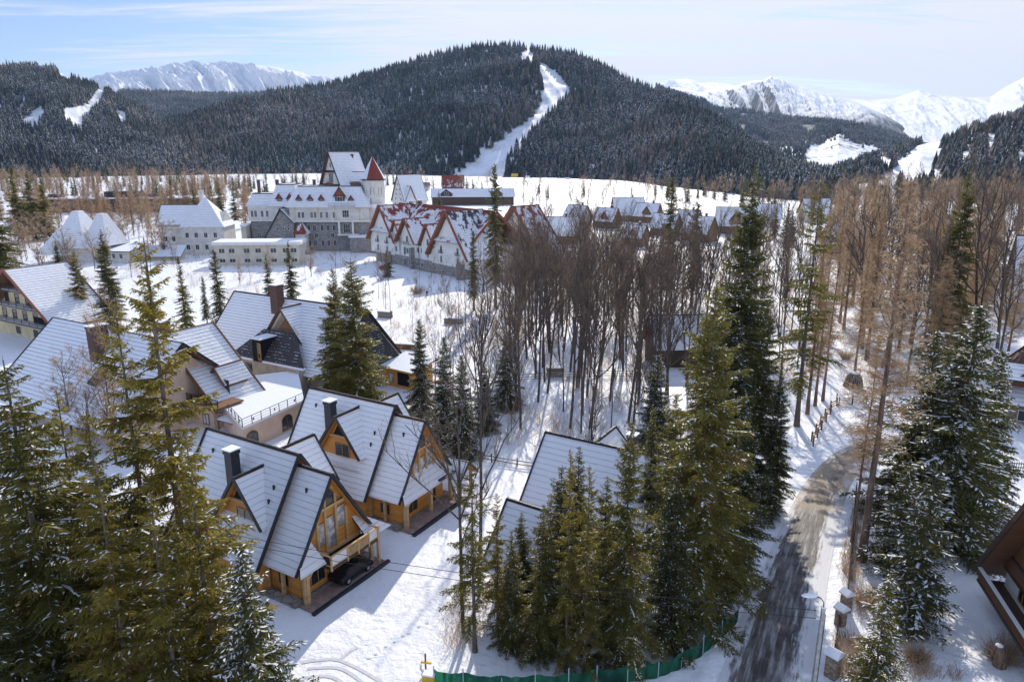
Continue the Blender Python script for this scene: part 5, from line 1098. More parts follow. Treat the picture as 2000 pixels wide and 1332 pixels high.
# left middle houses
def flat_building():
    r = empty('flat_roofed_building', (-89, 250, 0), math.radians(4), 'long low beige building with a flat snowy roof in front of the castle-like hotel', 'building')
    MB().box((-14.5, 0, -2), (14.5, 9, 7.2)).build('wall', ['plaster_cream'], r); MB().box((-15.2, -.8, 7.2), (15.2, 10, 7.9)).build('roof_slab', ['plaster_white'], r); MB().box((-15.1, -.7, 7.9), (15.1, 9.9, 8.3)).build('roof_snow', ['snow'], r)
    for x in (-12, -8.6, -3.5, .4, 5.6, 9.8, 12.6): window(r, (x, 0, 5.2), 'v-', 1.9, 1.5, 2); window(r, (x, 0, 1.8), 'v-', 1.9, 1.2, 2)
flat_building()
def white_manor():
    r = empty('white_manor', (-124, 279, 0), math.radians(3), 'white manor with a steep hipped snowy roof among the brown trees', 'house')
    gable_wall(r, 'u', 6, -12, 12, 6, 16, .6, -2, 'plaster_grey'); MB().box((-12, 0, 9.3), (12, .6, 9.6)).build('cornice', ['plaster_white'], r)
    roof(r, 'u', 6, -12.8, 4, 7, 18.6, 11.4, 'roof_village', 'roof_edge')
    m = MB(); a = [(-3.6, -2.6, 10.6), (13.4, -2.6, 10.6), (13.4, 13, 10.6), (-3.6, 13, 10.6)]; m.add(a + [(4.2, 4.5, 21.2), (5.4, 4.5, 21.2)], [(0, 1, 5, 4), (1, 2, 5), (2, 3, 4, 5), (3, 0, 4), (3, 2, 1, 0)], 0); m.build('hipped_roof', ['roof_village'], r)
    MB().box((-3, -2, -2), (12.8, 12, 10.6)).build('wing_wall', ['plaster_grey'], r); chimney(r, 3.4, 5, 17, 24, 1.4, 'plaster_grey')
    for x in (-1, 2.4, 6, 9.6): window(r, (x, -2, 7.6), 'v-', 1.2, 1.8, 2); window(r, (x, -2, 3.0), 'v-', 1.2, 1.8, 2)
    for x in (-10, -7): window(r, (x, 0, 6), 'v-', 1.2, 1.8, 2)
    MB().slab([(-14, -18, 1.5), (2, -18, 1.5), (2, -11, 5), (-14, -11, 5)], .3).build('barn_roof', ['roof_village', 'roof_edge', 'wood_brown'], r); MB().box((-13, -17, -2), (1, -11, 1.7)).build('barn_wall', ['plaster_cream'], r)
white_manor()
def villa():
    r = empty('tent_roofed_villa', (-155, 262, 0), math.radians(-12), 'pale villa with steep tent-like snowy roofs in front of the brown trees at left', 'house')
    MB().box((-10, -5, -2), (9, 7, 6.5)).build('wall', ['plaster_grey'], r)
    for nm, x, y, a, z0, z1 in (('tent_roof', -2, 0, 7.5, 5.5, 18), ('tent_roof', 6.2, 2.0, 5.5, 6, 17), ('lean_roof', -8, -3, 6, 3, 12)):
        m = MB(); q = [(x - a, y - a, z0), (x + a, y - a, z0), (x + a, y + a, z0), (x - a, y + a, z0)]; t = 1.2 if nm == 'tent_roof' else .3; p = [(x - t, y - t, z1), (x + t, y - t, z1), (x + t, y + t, z1), (x - t, y + t, z1)]
        m.add(q + p, [(0, 1, 5, 4), (1, 2, 6, 5), (2, 3, 7, 6), (3, 0, 4, 7), (4, 5, 6, 7), (3, 2, 1, 0)], 0); m.build(nm, ['roof_village'], r)
    MB().box((9, -4, -2), (20, 6, 4.5)).build('annex', ['plaster_grey'], r); MB().slab([(8, -5, 4.5), (21, -5, 4.5), (21, 7, 6), (8, 7, 6)], .3).build('annex_roof', ['snow', 'roof_edge', 'wood_brown'], r)
    for x in (11, 14, 17): window(r, (x, -4, 2.6), 'v-', 1.1, 1.5, 2)
villa()
gable_house((-131, 300, 0), -60, 12, 9, 12.5, 6, 'wood_brown', 'roof_village', 'roof_edge', 'small brown house with a snowy gable between the villa and the white manor', frame='window_wood')
def dark_long():
    r = empty('long_flat_building', (-270, 480, 0), math.radians(6), 'long dark flat-roofed building far left below the forest', 'building')
    MB().box((-55, 0, -2), (70, 22, 9)).build('wall', ['wood_dark'], r); MB().box((-56, -1, 9), (71, 23, 9.8)).build('roof', ['snow'], r); MB().box((0, 4, 9.8), (22, 14, 13.5)).build('roof_room', ['metal_dark'], r); MB().box((-35, 4, 9.8), (-27, 9, 12)).build('roof_room', ['metal_dark'], r); MB().box((26, 3, 9.8), (34, 9, 12)).build('roof_room', ['metal_dark'], r)
    for i in range(14): window(r, (-50 + i * 8.6, 0, 5), 'v-', 5, 1.4, 3)
dark_long()
# houses behind and right of the hotels
gable_house((-66, 470, 0), 42, 17, 14, 25, 8.5, 'plaster_grey', 'roof_village', 'roof_edge', 'tall steep-roofed grey house right of the castle-like hotel, behind the white one', cross=[(-1, -4, 9, 18)], frame='window_white')
gable_house((-62, 770, 0), 0, 22, 15, 16, 4, 'wood_brown', 'roof_bare_red', 'roof_edge', 'brown steep-roofed hut alone on the snowy meadow below the ski slope', wins=False)
gable_house((-93, 760, 0), 0, 14, 12, 9, 5, 'plaster_white', 'roof_bare_red', 'roof_edge', 'small white hut with a red roof beside the brown hut on the meadow', wins=False, chim=False)
gable_house((-30, 560, 0), 4, 62, 14, 12, 6, 'wood_dark', 'roof_village', 'roof_edge', 'long low dark building at the edge of the meadow behind the white hotel', wins=False, chim=False, cross=[(-1, -20, 9, 12), (-1, 18, 9, 12)])
VIL = [(1128, 440, 395, -50, 15, 'plaster_grey', 'roof_patchy', 'roof_edge', 'grey half-timbered house with a steep snowy roof, the leftmost of the far village row'),
 (1095, 475, 0, 5, 16, 'wood_brown', 'roof_village', 'roof_edge', 'low brown house with a flat-pitched snowy roof right of the white hotel'),
 (1185, 445, 0, -40, 14, 'wood_brown', 'roof_red', 'red_edge', 'far village house with a red-edged gable behind the bare grove'),
 (1225, 432, 0, 5, 20, 'wood_grey', 'roof_village', 'roof_edge', 'long grey-boarded house with two snowy gables in the far village'),
 (1265, 435, 0, -35, 15, 'wood_brown', 'roof_village', 'roof_edge', 'far village house with a bright snow-covered slope beside a slender spruce'),
 (1300, 460, 0, -40, 14, 'wood_brown', 'roof_village', 'roof_edge', 'brown far village house with a snowy gable just left of a narrow spruce'),
 (1345, 445, 0, -30, 12, 'wood_brown', 'roof_village', 'red_edge', 'small far village house with a dark red gable between two narrow spruces'),
 (1365, 470, 0, -45, 15, 'wood_brown', 'roof_village', 'roof_edge', 'brown village house with a snow-filled valley roof right of the narrow spruce'),
 (1430, 455, 0, -20, 18, 'wood_dark', 'roof_village', 'roof_edge', 'dark wooden village house partly behind the tall spruce'),
 (1495, 440, 0, -10, 16, 'plaster_white', 'roof_village', 'roof_edge', 'white-walled village house right behind the top of the tall spruce'),
 (1240, 480, 0, -40, 11, 'wood_brown', 'roof_village', 'roof_edge', 'low chalet with a snowy gable in front of the far village row'),
 (1590, 430, 0, 5, 18, 'plaster_cream', 'roof_village', 'roof_edge', 'far cream house with a wide snowy roof seen between the larches')]
for i, (x, y, _, az, L, wl, rf, ed, lb) in enumerate(VIL):
    p = P(x, y); L *= .86; wl = 'wood_dark' if wl == 'wood_brown' and i % 3 != 1 else wl; gable_house((p.x, p.y, 0), az, L, L * .72, L * .62 + 3, 3.6, wl, rf, ed, lb, cross=[(-1, L * .1, L * .4, L * .5 + 3)] if i % 2 == 0 else None, frame='window_wood' if 'wood' in wl else 'window_white')
gable_house(HP(1655, 500), -60, 12, 13, 12, 4.5, 'wood_dark', 'roof_village', 'roof_edge', 'dark timber house with a snow-covered gable seen through the larches', 'wood_brown', frame='window_white', cross=[(-1, 1, 6, 10)])
gable_house(HP(1318, 705), 5, 9.5, 8, 9.0, 3.4, 'wood_dark', 'roof_chalet', 'roof_edge', 'chalet with a plain blue-shadowed snowy roof behind the bare grove', frame='window_wood', chim=False)
gable_house(HP(1412, 700), 8, 8, 7, 8.5, 3.2, 'wood_dark', 'roof_chalet', 'roof_edge', 'small snowy roof glimpsed between the dark spruces right of the grove', frame='window_wood', chim=False)
gable_house((125, 160, 0), 155, 20, 15, 20, 6, 'plaster_cream', 'roof_lined', 'roof_edge', 'beige house with a snowy roof at the right edge behind the larches', 'plaster_cream', cross=None, frame='window_wood')
# dark timber house, right edge
def timber_house():
    r = empty('dark_timber_house', (81.5, 101, 0), math.radians(-125), 'dark brown timber house with stacked pent roofs at the right edge', 'house')
    gable_wall(r, 'u', 0, -10, 6, 6.6, 12.6, 1.2, -1, 'wood_brown', 'wall', 'wood_dark', 8); roof(r, 'u', 0, -11, 8.2, 8.6, 13.4, 3.4, 'tiles_brown', 'wood_dark', 'wood_brown', vw=.4)
    MB().box((6, -6.6, -1), (7.5, 6.6, 3)).build('stone_base', ['stone_brown'], r)
    s = MB(); s.slab([(6, -7.4, 8.6), (6, 7.4, 8.6), (9, 8, 6.9), (9, -8, 6.9)], .2); s.build('pent_roof', ['roof_lined', 'wood_dark', 'wood_brown'], r)
    s = MB(); s.slab([(6, -7.8, 5.2), (6, 7.8, 5.2), (9.6, 8.6, 3.4), (9.6, -8.6, 3.4)], .2); s.build('pent_roof', ['roof_lined', 'wood_dark', 'wood_brown'], r)
    for v in (-4, 0, 4): window(r, (6.02, v, 7.2), 'u+', 1.6, 1.3, 2, 'window_white'); window(r, (7.5, v, 1.4), 'u+', 1.7, 1.5, 2, 'window_white')
timber_house()
# house in the bottom right corner
def corner_house():
    p = P(1926, 1112, 2.6); r = empty('corner_chalet', (p.x, p.y, 0), math.radians(-105), 'white-walled chalet with a brown boarded overhang and balcony in the lower right corner', 'house')
    # local u runs down the balcony towards the camera, v into the house
    MB().box((1.4, 1.0, -1), (16, 12, 4.6)).build('wall', ['plaster_white'], r)
    gable_wall(r, 'v', 8.0, .8, 12, 6.8, 13.2, 1.4, 4.0, 'wood_brown', 'upper_wall')
    roof(r, 'v', 8.0, -.8, 13, 8.2, 13.9, 2.4, 'roof_lined', 'wood_dark', 'wood_brown', vw=.5, t=.3)
    for z in (5.2, 7.4, 9.6): MB().box((8 - (13 - z) / 1.4, .66, z), (8 + (13 - z) / 1.4, .8, z + .25)).build('gable_beam', ['wood_dark'], r)
    o = MB().box((.8, -.9, 1.9), (15, 1.2, 2.1)).build('balcony', ['wood_dark'], r); railing(o, [(.9, -.8, 2.1), (15, -.8, 2.1)], 1.0, 'wood_brown', gap=.2, bal=.12)
    MB().box((.8, -.95, 3.13), (15, -.65, 3.22)).build('balcony_snow', ['snow'], o); window(r, (5, 1.0, 3.4), 'v-', 1.4, 1.5, 2, 'window_wood'); window(r, (8, 1.0, .7), 'v-', 1.4, 1.0, 2, 'window_wood'); window(r, (9.6, .8, 6.4), 'v-', 1.6, 1.5, 2, 'window_wood')
corner_house()

# ------------------------------------------------------------------ trees where they stand: (kind, base px, base py, top py, label, width)
random.seed(7)
NEAR = [
 ('airy', 398, 1385, 462, 'tall sparse yellow-green spruce with a visible trunk in front of the pink house', 1.0),
 ('airy', 338, 1400, 585, 'thin spruce with a dark trunk just left of the tall yellow-green one', .95),
 ('dense2', 150, 1480, 700, 'massive drooping spruce in the lower left corner, snow along its boughs', 1.35),
 ('dense1', -90, 1330, 640, 'green spruce cut by the left edge of the picture', 1.1),
 ('snowy', 520, 1540, 1060, 'broad snow-dusted spruce at the bottom, right of the dense left group', 1.0),
 ('airy', 442, 1500, 850, 'olive spruce whose branches cover the left part of the balcony chalet', 1.05),
 ('airy', 290, 1560, 900, 'dark bushy spruce at the bottom edge between the two trunks', 1.2),
 ('shade', 20, 1600, 900, 'dark shaded spruce at the very bottom left', 1.2),
 ('airy', 270, 1450, 800, 'olive spruce filling the gap before the two tall trunks', 1.1),
 ('dense1', 30, 1420, 780, 'wide olive spruce at the lower left edge', 1.25),
 ('airy', 375, 1560, 960, 'low olive spruce left of the nearest chalet', 1.3),
 ('airy', 205, 1330, 760, 'medium spruce rising behind the massive drooping one', 1.0),
 ('dense1', 168, 655, 487, 'dark green spruce beside the yellow house roof', 1.0),
 ('shade', 226, 665, 448, 'dense dark conical spruce right of the yellow house', 1.05),
 ('shade', 122, 560, 468, 'small dark spruce behind the ridge of the yellow house', 1.1),
 ('mid2', 365, 652, 498, 'slender spruce behind the ridge of the pink house', .85),
 ('narrow', 436, 668, 486, 'ragged dark spruce left of the beige house chimney', 1.25),
 ('mid1', 528, 600, 498, 'small dark spruce directly behind the beige house', 1.1),
 ('mid1', 572, 600, 470, 'pointed dark spruce just right of the beige house chimney', .9),
 ('narrow', 406, 640, 540, 'small spruce in the garden behind the pink house', 1.2),
 ('mid2', 300, 640, 515, 'yellowish spruce behind the tall sparse one', 1.0),
 ('dense2', 704, 850, 503, 'broad dense spruce standing against the beige house', 1.35),
 ('dense2', 668, 835, 520, 'second stem of spruce foliage with a pale trunk in front of the beige house', .9),
 ('snowy', 825, 812, 622, 'small frosted spruce in front of the orange garden shed', .8),
 ('snowy', 872, 862, 655, 'frosted brownish spruce right of the small porch gable chalet', .9),
 ('snowy', 905, 890, 690, 'snowy spruce at the corner of the chalet, next to a dark bare trunk', .9),
 ('snowy', 988, 800, 648, 'snow-laden spruce alone at the left side of the bare grove', .95),
 ('snowy', 945, 840, 705, 'low snowy spruce between bare saplings', 1.1),
 ('narrow', 968, 600, 318, 'very tall narrow spruce in front of the white hotel', .95),
 ('narrow', 926, 605, 452, 'shorter narrow spruce just left of the very tall one by the hotel', 1.1),
 ('mid1', 757, 540, 487, 'small dark bushy spruce at the corner of the white hotel', 1.6),
 ('airy', 1105, 1312, 872, 'olive spruce with a bare lower trunk behind the green fence', .62),
 ('airy', 1140, 1325, 905, 'thick-trunked spruce behind the middle of the green fence', .7),
 ('dense2', 1212, 1300, 812, 'spruce with a rusty top standing in front of the orange chalets', .72),
 ('airy', 1072, 1235, 960, 'small green spruce in front of the orange gable', .85),
 ('airy', 972, 1240, 960, 'thin young spruce leaning over the snowy yard', .8),
 ('dense1', 1000, 1268, 1035, 'low spruce hiding the front of the small orange chalet', 1.0),
 ('dense1', 1058, 1285, 985, 'dense young spruce at the corner of the small orange chalet', 1.0),
 ('dense1', 1122, 1215, 872, 'olive spruce standing right before the chalet with the end gable', .95),
 ('dense2', 1092, 1205, 905, 'dark green spruce covering the left half of the end-gable chalet', 1.0),
 ('dense1', 1018, 1195, 1000, 'small olive spruce between the two orange chalets on the yard', 1.1),
 ('dense1', 1175, 1225, 930, 'green spruce in the middle of the row before the orange chalets', .95),
 ('thin', 928, 1272, 905, 'slim spruce with a thin bare stem on the snowy yard', 1.25),
 ('shade', 1300, 1265, 905, 'dark spruce above the bend of the green fence', 1.05),
 ('dense2', 1352, 1215, 545, 'very big dense green spruce left of the road', 1.0),
 ('shade', 1432, 1150, 790, 'shaded spruce with snowy boughs overhanging the road', 1.15),
 ('dense2', 1300, 1130, 760, 'dark spruce behind the roof of the chalet with the end gable', .9),
 ('shade', 1420, 985, 320, 'tallest spruce of all, its dark pointed top above the village', 1.0),
 ('shade', 1462, 960, 560, 'dark spruce tight beside the tallest one', 1.05),
 ('shade', 1500, 1010, 720, 'dark snowy spruce at the left verge of the road', .95),
 ('dense1', 1375, 900, 560, 'olive spruce behind the very big dense one', .9),
 ('snowy', 1275, 905, 690, 'snowy spruce in the bare grove above the orange chalets', 1.0),
 ('dense2', 1262, 1080, 790, 'spruce with rust-coloured needles between the orange chalets', .75),
 ('thin', 1556, 832, 352, 'tall thin spruce with a long bare trunk beside the snowy lane', 1.15),
 ('narrow', 1300, 610, 345, 'slender spruce in front of the far village houses', 1.1),
 ('narrow', 1350, 600, 392, 'short dark spruce in front of the far village houses', 1.35),
 ('snowy', 1838, 1060, 590, 'biggest snow-laden spruce on the right, its boughs spreading over the garden', 1.15),
 ('snowy', 1775, 1010, 640, 'brownish snowy spruce left of the big snow-laden one', 1.15),
 ('snowy', 1900, 1010, 680, 'heavily snowed spruce in front of the dark timber house', 1.0),
 ('small', 1782, 1222, 905, 'young snow-covered spruce with a leaning bare stem in the right garden', 1.0),
 ('smallg', 1706, 1345, 1125, 'young sunlit spruce at the bottom beside the stone gate posts', 1.1),
 ('small', 1745, 1120, 900, 'small frosted spruce under the big right-hand spruce', 1.1),
 ('dense1', 1838, 700, 330, 'green-topped conifer among the tawny larches', .8),
 ('mid1', 12, 560, 340, 'dark spruce at the far left above the yellow house', 1.3),
 ('mid2', 45, 470, 325, 'pointed dark spruce of the left clump near the long flat building', 1.2),
 ('mid1', 72, 470, 335, 'broad dark spruce of the left clump near the long flat building', 1.3),
 ('mid2', 98, 468, 345, 'olive spruce at the right side of the left clump', 1.2),
 ('mid1', 858, 412, 373, 'lone bushy spruce behind the roof of the white hotel', 1.3),
 ('mid2', 1535, 470, 395, 'small spruce at the edge of the far village', 1.1),
]
for k, bx, by, ty, lb, wd in NEAR: at(k, bx, by, ty, lb, wd)
LARCH = [
 ('larch3', 1682, 1095, 345, 'very tall leaning larch with a long bare red-brown trunk right of the road', 1.0),
 ('larch3', 1664, 1060, 640, 'thin red-barked larch trunk close behind the very tall one', .7),
 ('larch1', 1577, 808, 440, 'reddish larch trunk beside the snowy lane, left of two others', .9),
 ('larch1', 1592, 792, 470, 'reddish larch trunk in the middle of three beside the lane', .9),
 ('larch3', 1607, 782, 420, 'slim reddish larch trunk, right of three beside the lane', .8),
 ('bare2', 1906, 705, 330, 'big dark bare tree with a thick trunk near the right edge', 1.0),
 ('bare3', 935, 1165, 640, 'dark bare tree with a long crooked trunk right of the chalets', .8),
 ('bare1', 905, 1235, 770, 'bare leaning tree with drooping twigs on the yard right of the balcony chalet', .9),
 ('bare2', 1150, 1010, 760, 'forked bare tree in front of the snowy chalet roof', .7),
]
for k, bx, by, ty, lb, wd in LARCH: at(k, bx, by, ty, lb, wd)
ORD = 'first second third fourth fifth sixth seventh eighth ninth tenth eleventh twelfth thirteenth fourteenth fifteenth sixteenth seventeenth eighteenth nineteenth twentieth'.split()
MASS = []
def grove(poly, n, kindw, hr, label, group, seed, dmin=2.4, wide=(.85, 1.2), avoid=(), front=None, mass=False):
    rng = np.random.default_rng(seed); random.seed(seed); xs = [p[0] for p in poly]; ys = [p[1] for p in poly]; got = []; trees = []; tries = 0; ks = [k for k, w in kindw for _ in range(w)]
    # spread over the ground evenly by area, not by picture rows
    Pw = [P(*q) for q in poly]; x0, x1, y0, y1 = min(p.x for p in Pw), max(p.x for p in Pw), min(p.y for p in Pw), max(p.y for p in Pw)
    while len(got) < n and tries < n * 120:
        tries += 1; x, y = rng.uniform(x0, x1), rng.uniform(y0, y1); px, py = proj(x, y, 0.0)
        if not inpoly(np.array([px]), np.array([py]), poly)[0]: continue
        if any(inpoly(np.array([px]), np.array([py]), a)[0] for a in avoid): continue
        if float(road_d(np.array([x]), np.array([y]))[0]) < 4.5 or any((x - a) ** 2 + (y - b) ** 2 < dmin ** 2 for a, b in got): continue
        got.append((x, y)); k = ks[rng.integers(len(ks))]; h = rng.uniform(*hr); w = rng.uniform(*wide)
        if mass: MASS.append((k, x, y, h, w, rng.uniform(0, 6.28))); continue
        o = tree(k, x, y, h, label, group, wide=w); trees.append((math.hypot(x, y), px, o))
    if mass: return
    # rows by distance: a tree of each row is found by its place in the row
    trees.sort(key=lambda q: q[0]); rows = ['front', 'second', 'third', 'fourth', 'fifth', 'sixth']; m = len(trees); per = min(20, max(8, m // 3)); nr = min(6, math.ceil(m / per)) if m > 20 else 1
    if m <= 20: per = m
    for r in range(nr):
        for i, q in enumerate(sorted(trees[r * per:(r + 1) * per], key=lambda q: q[1])):
            q[2]['label'] = (front or label) % (ORD[i] + ' from the left' + (' in the ' + rows[r] + ' row' if nr > 1 else ''))
VH = [[(1270, 735), (1350, 735), (1350, 640), (1270, 640)], [(1380, 720), (1440, 720), (1440, 650), (1380, 650)]]
B = [('bare1', 3), ('bare3', 4), ('bare2', 2), ('bare4', 1), ('pole', 2)]
grove([(1000, 880), (1330, 880), (1400, 700), (1330, 610), (1010, 610), (985, 720)], 96, B, (15, 24), 'tall thin bare tree deep inside the central brown grove', 'bare trees of the central grove', 1, 2.2, avoid=VH, front='tall bare tree of the central grove, %s')
grove([(960, 610), (1340, 610), (1420, 520), (1010, 520)], 46, B, (11, 16), 'bare brown tree of the grove directly below the far village', 'bare trees between the grove and the village', 2, 3.0, front='bare tree below the far village, %s')
grove([(780, 880), (985, 880), (985, 700), (840, 700)], 17, [('pole', 2), ('bare3', 2), ('young', 3)], (8, 16), '', 'spindly bare trees by the snowy spruces', 3, 1.6, avoid=[[(740, 830), (850, 830), (850, 690), (740, 690)]], front='spindly bare tree among the snowy spruces, %s')
grove([(740, 680), (980, 660), (960, 575), (735, 575)], 20, [('pole', 3), ('young', 4)], (7, 15), '', 'thin bare stems below the hotel', 4, 4.0, front='lone thin stem below the white hotel, %s')
grove([(1400, 860), (1560, 790), (1640, 720), (1640, 590), (1420, 590), (1380, 720)], 38, [('bare1', 3), ('bare3', 3), ('larch3', 2), ('pole', 2)], (15, 23), 'tree in the back of the thin wood left of the larches', 'bare trees left of the larches', 5, 3.0, front='tree of the wood left of the larches, %s')
grove([(1420, 590), (1660, 590), (1620, 480), (1440, 480)], 24, [('bare1', 3), ('bare2', 2), ('bare5', 3)], (11, 17), 'brown bare tree of the belt below the far right village', 'bare trees below the right village', 6, 4.0, front='brown bare tree below the right village, %s')
grove([(1640, 760), (1930, 745), (2040, 640), (2040, 560), (1640, 560)], 44, [('larch1', 3), ('larch2', 3), ('larch3', 2), ('bare2', 2), ('bare1', 1)], (20, 30), 'tawny larch deep in the larch wood on the right', 'larches of the right-hand wood', 7, 3.6, wide=(1.0, 1.5), avoid=[[(1930, 690), (2040, 690), (2040, 560), (1930, 560)]], front='tawny tree of the right larch wood, %s')
grove([(1640, 560), (2060, 560), (2060, 470), (1620, 470)], 42, [('larch2', 2), ('larch1', 2), ('bare5', 2), ('bare2', 1)], (16, 25), 'tawny tree in the far rows of the larch wood on the right', 'far trees of the right-hand wood', 8, 5.0, wide=(1.0, 1.5), front='tawny tree behind the right larch wood, %s')
grove([(1600, 470), (2060, 470), (2060, 395), (1560, 395)], 150, [('larch4', 1), ('bare5', 3), ('bare2', 2), ('mid1', 1)], (14, 22), '', '', 9, 7.0, mass=True)
grove([(0, 560), (330, 545), (330, 470), (0, 462)], 40, [('bare5', 3), ('bare6', 3), ('bare2', 1)], (8, 14), 'pale brown bushy tree of the thicket left of the villa', 'brown thicket trees on the left', 10, 4.0, wide=(1, 1.5), avoid=[[(110, 520), (300, 520), (300, 480), (110, 480)]], front='bushy brown tree of the left thicket, %s')
grove([(0, 462), (320, 470), (330, 412), (0, 412)], 60, [('larch4', 3), ('bare6', 2), ('larch2', 1)], (12, 20), 'tawny brown tree in the wood behind the villa and the white manor', 'tawny trees on the left', 11, 6.0, wide=(1, 1.5), front='tawny tree behind the tent-roofed villa, %s')
grove([(330, 452), (485, 452), (490, 400), (330, 400)], 20, [('larch4', 3), ('bare5', 1), ('mid1', 1)], (17, 25), '', 'reddish trees beside the castle-like hotel', 12, 6.0, wide=(1, 1.4), avoid=[[(310, 480), (440, 480), (440, 440), (310, 440)]], front='reddish tree beside the castle-like hotel, %s')
grove([(0, 412), (480, 412), (470, 360), (0, 358)], 240, [('bare5', 4), ('bare6', 3), ('larch4', 1), ('bare2', 2), ('mid1', 2)], (11, 20), '', '', 13, 7.0, mass=True)
grove([(330, 560), (720, 560), (720, 520), (330, 520)], 16, [('young', 2), ('bare6', 1), ('pole', 1)], (6, 10), '', 'small bare trees by the flat-roofed building', 14, 5.0, avoid=[[(420, 535), (610, 535), (610, 500), (420, 500)]], front='small bare tree before the flat-roofed building, %s')
grove([(1060, 470), (1580, 500), (1560, 415), (900, 395)], 30, [('bare1', 2), ('bare2', 2), ('bare5', 1)], (11, 17), 'bare dark tree standing among the far village houses', 'bare trees in the far village', 15, 9.0, front='bare tree among the far village houses, %s')
grove([(860, 395), (1580, 412), (1580, 392), (1250, 378), (860, 378)], 90, [('bare1', 2), ('bare2', 1), ('bare5', 2), ('mid1', 1)], (12, 18), '', '', 16, 8.0, mass=True)
grove([(1480, 480), (1640, 480), (1640, 410), (1480, 400)], 20, [('bare1', 2), ('bare2', 1), ('mid1', 1)], (12, 18), '', '', 18, 8.0, mass=True)
grove([(480, 395), (960, 395), (960, 372), (480, 366)], 60, [('bare5', 3), ('mid1', 2), ('bare1', 1)], (12, 18), '', '', 19, 12.0, mass=True)
grove([(1560, 395), (2060, 395), (2060, 378), (1600, 378)], 90, [('larch4', 1), ('bare5', 2), ('mid1', 2)], (14, 20), '', '', 20, 10.0, mass=True)
grove([(0, 360), (840, 376), (840, 354), (0, 346)], 150, [('mid1', 2), ('bare5', 2), ('bare1', 1)], (13, 20), '', '', 21, 12.0, mass=True)
grove([(1250, 392), (1560, 400), (1560, 388), (1400, 380), (1250, 372)], 40, [('mid1', 2), ('bare5', 2), ('bare1', 1)], (12, 18), '', '', 22, 10.0, mass=True)
def build_mass():
    acc = {}; V = []; n = 0
    for k, x, y, h, w, rz in MASS:
        tm, cm, hh = KIND[k]; sc = h / hh; c, s_ = math.cos(rz), math.sin(rz); z = gz(x, y)
        for me in (tm, cm):
            if me not in acc.setdefault('src', {}):
                v = np.empty(len(me.vertices) * 3, dtype=np.float32); me.vertices.foreach_get('co', v); ls = np.empty(len(me.polygons), dtype=np.int32); lt = ls.copy(); mi = ls.copy(); me.polygons.foreach_get('loop_start', ls); me.polygons.foreach_get('loop_total', lt); me.polygons.foreach_get('material_index', mi); li = np.empty(len(me.loops), dtype=np.int32); me.loops.foreach_get('vertex_index', li)
                g = []
                for nn in (3, 4):
                    for q in range(len(me.materials)):
                        o = (lt == nn) & (mi == q)
                        if o.any(): g.append((li[ls[o][:, None] + np.arange(nn)], me.materials[q].name))
                acc['src'][me] = (v.reshape(-1, 3), g)
            v, g = acc['src'][me]; q = np.stack([(v[:, 0] * c - v[:, 1] * s_) * sc * w + x, (v[:, 0] * s_ + v[:, 1] * c) * sc * w + y, v[:, 2] * sc + z], -1); V.append(q)
            for f, nm in g: acc.setdefault('f', []).append((f + n, nm))
            n += len(v)
    names = sorted({nm for _, nm in acc['f']}); G_ = []
    for nn in (3, 4):
        for i, nm in enumerate(names):
            a = [f for f, q in acc['f'] if q == nm and f.shape[1] == nn]
            if a: G_.append((np.concatenate(a), i))
    o = link(np_mesh('woodland', np.concatenate(V), G_, names), 'woodland'); tag(o, 'loose belts of brown trees and spruces at the foot of the forested hills', 'woodland', kind='stuff')
build_mass()
grove([(0, 900), (330, 760), (420, 860), (200, 960)], 5, [('bare6', 1), ('bare4', 1)], (9, 12), 'bare shrubby tree in front of the pink house roof', 'shrubby trees at the pink house', 17, 3.5, front='bare shrubby tree before the pink house roof, %s')
at('bare6', 228, 905, 640, 'bare many-stemmed tree in front of the big brick chimney', .8)
random.seed(3)
# saplings, brush and dry stalks covering the floor of the groves
def undergrowth(name, polys, n, label, seed, hr, mt='brown_twigs', k=9, avoid=()):
    rng = np.random.default_rng(seed); A = Acc(); X = []
    for poly, share in polys:
        Pw = [P(*q) for q in poly]; x0, x1, y0, y1 = min(p.x for p in Pw), max(p.x for p in Pw), min(p.y for p in Pw), max(p.y for p in Pw); m = int(n * share * 3)
        x = rng.uniform(x0, x1, m); y = rng.uniform(y0, y1, m); px, py = proj(x, y, 0.0); o = inpoly(px, py, poly) & (road_d(x, y) > 3.6) & (vnoise(x / 4, y / 4, seed) > .42)
        for a in avoid: o &= ~inpoly(px, py, a)
        X.append(np.stack([x[o], y[o]], -1)[:int(n * share)])
    X = np.concatenate(X); z = gh(X[:, 0], X[:, 1]); base = np.repeat(np.concatenate([X, z[:, None]], 1), k, 0); m = len(base); hh = np.repeat(rng.uniform(*hr, len(X)) * (0.4 + vnoise(X[:, 0] / 9, X[:, 1] / 9, 4)), k)
    d = nrm(np.stack([rng.normal(0, .35, m), rng.normal(0, .35, m), np.ones(m)], -1)); b = base + rng.normal(0, .25, (m, 3)) * [1, 1, 0]; q = b + d * (hh * rng.uniform(.5, 1, m))[:, None]
    A.ribbon(b, q, .035, .012, rng, 0)
    for _ in range(3):
        p2 = b + (q - b) * rng.uniform(.3, 1, (m, 1)); e = nrm(d + rng.normal(0, .5, (m, 3))); A.ribbon(p2, p2 + e * (hh * rng.uniform(.12, .35, m))[:, None], .022, .01, rng, 0)
    o = link(A.mesh(name, [mt]), name); tag(o, label, 'brush', kind='stuff')
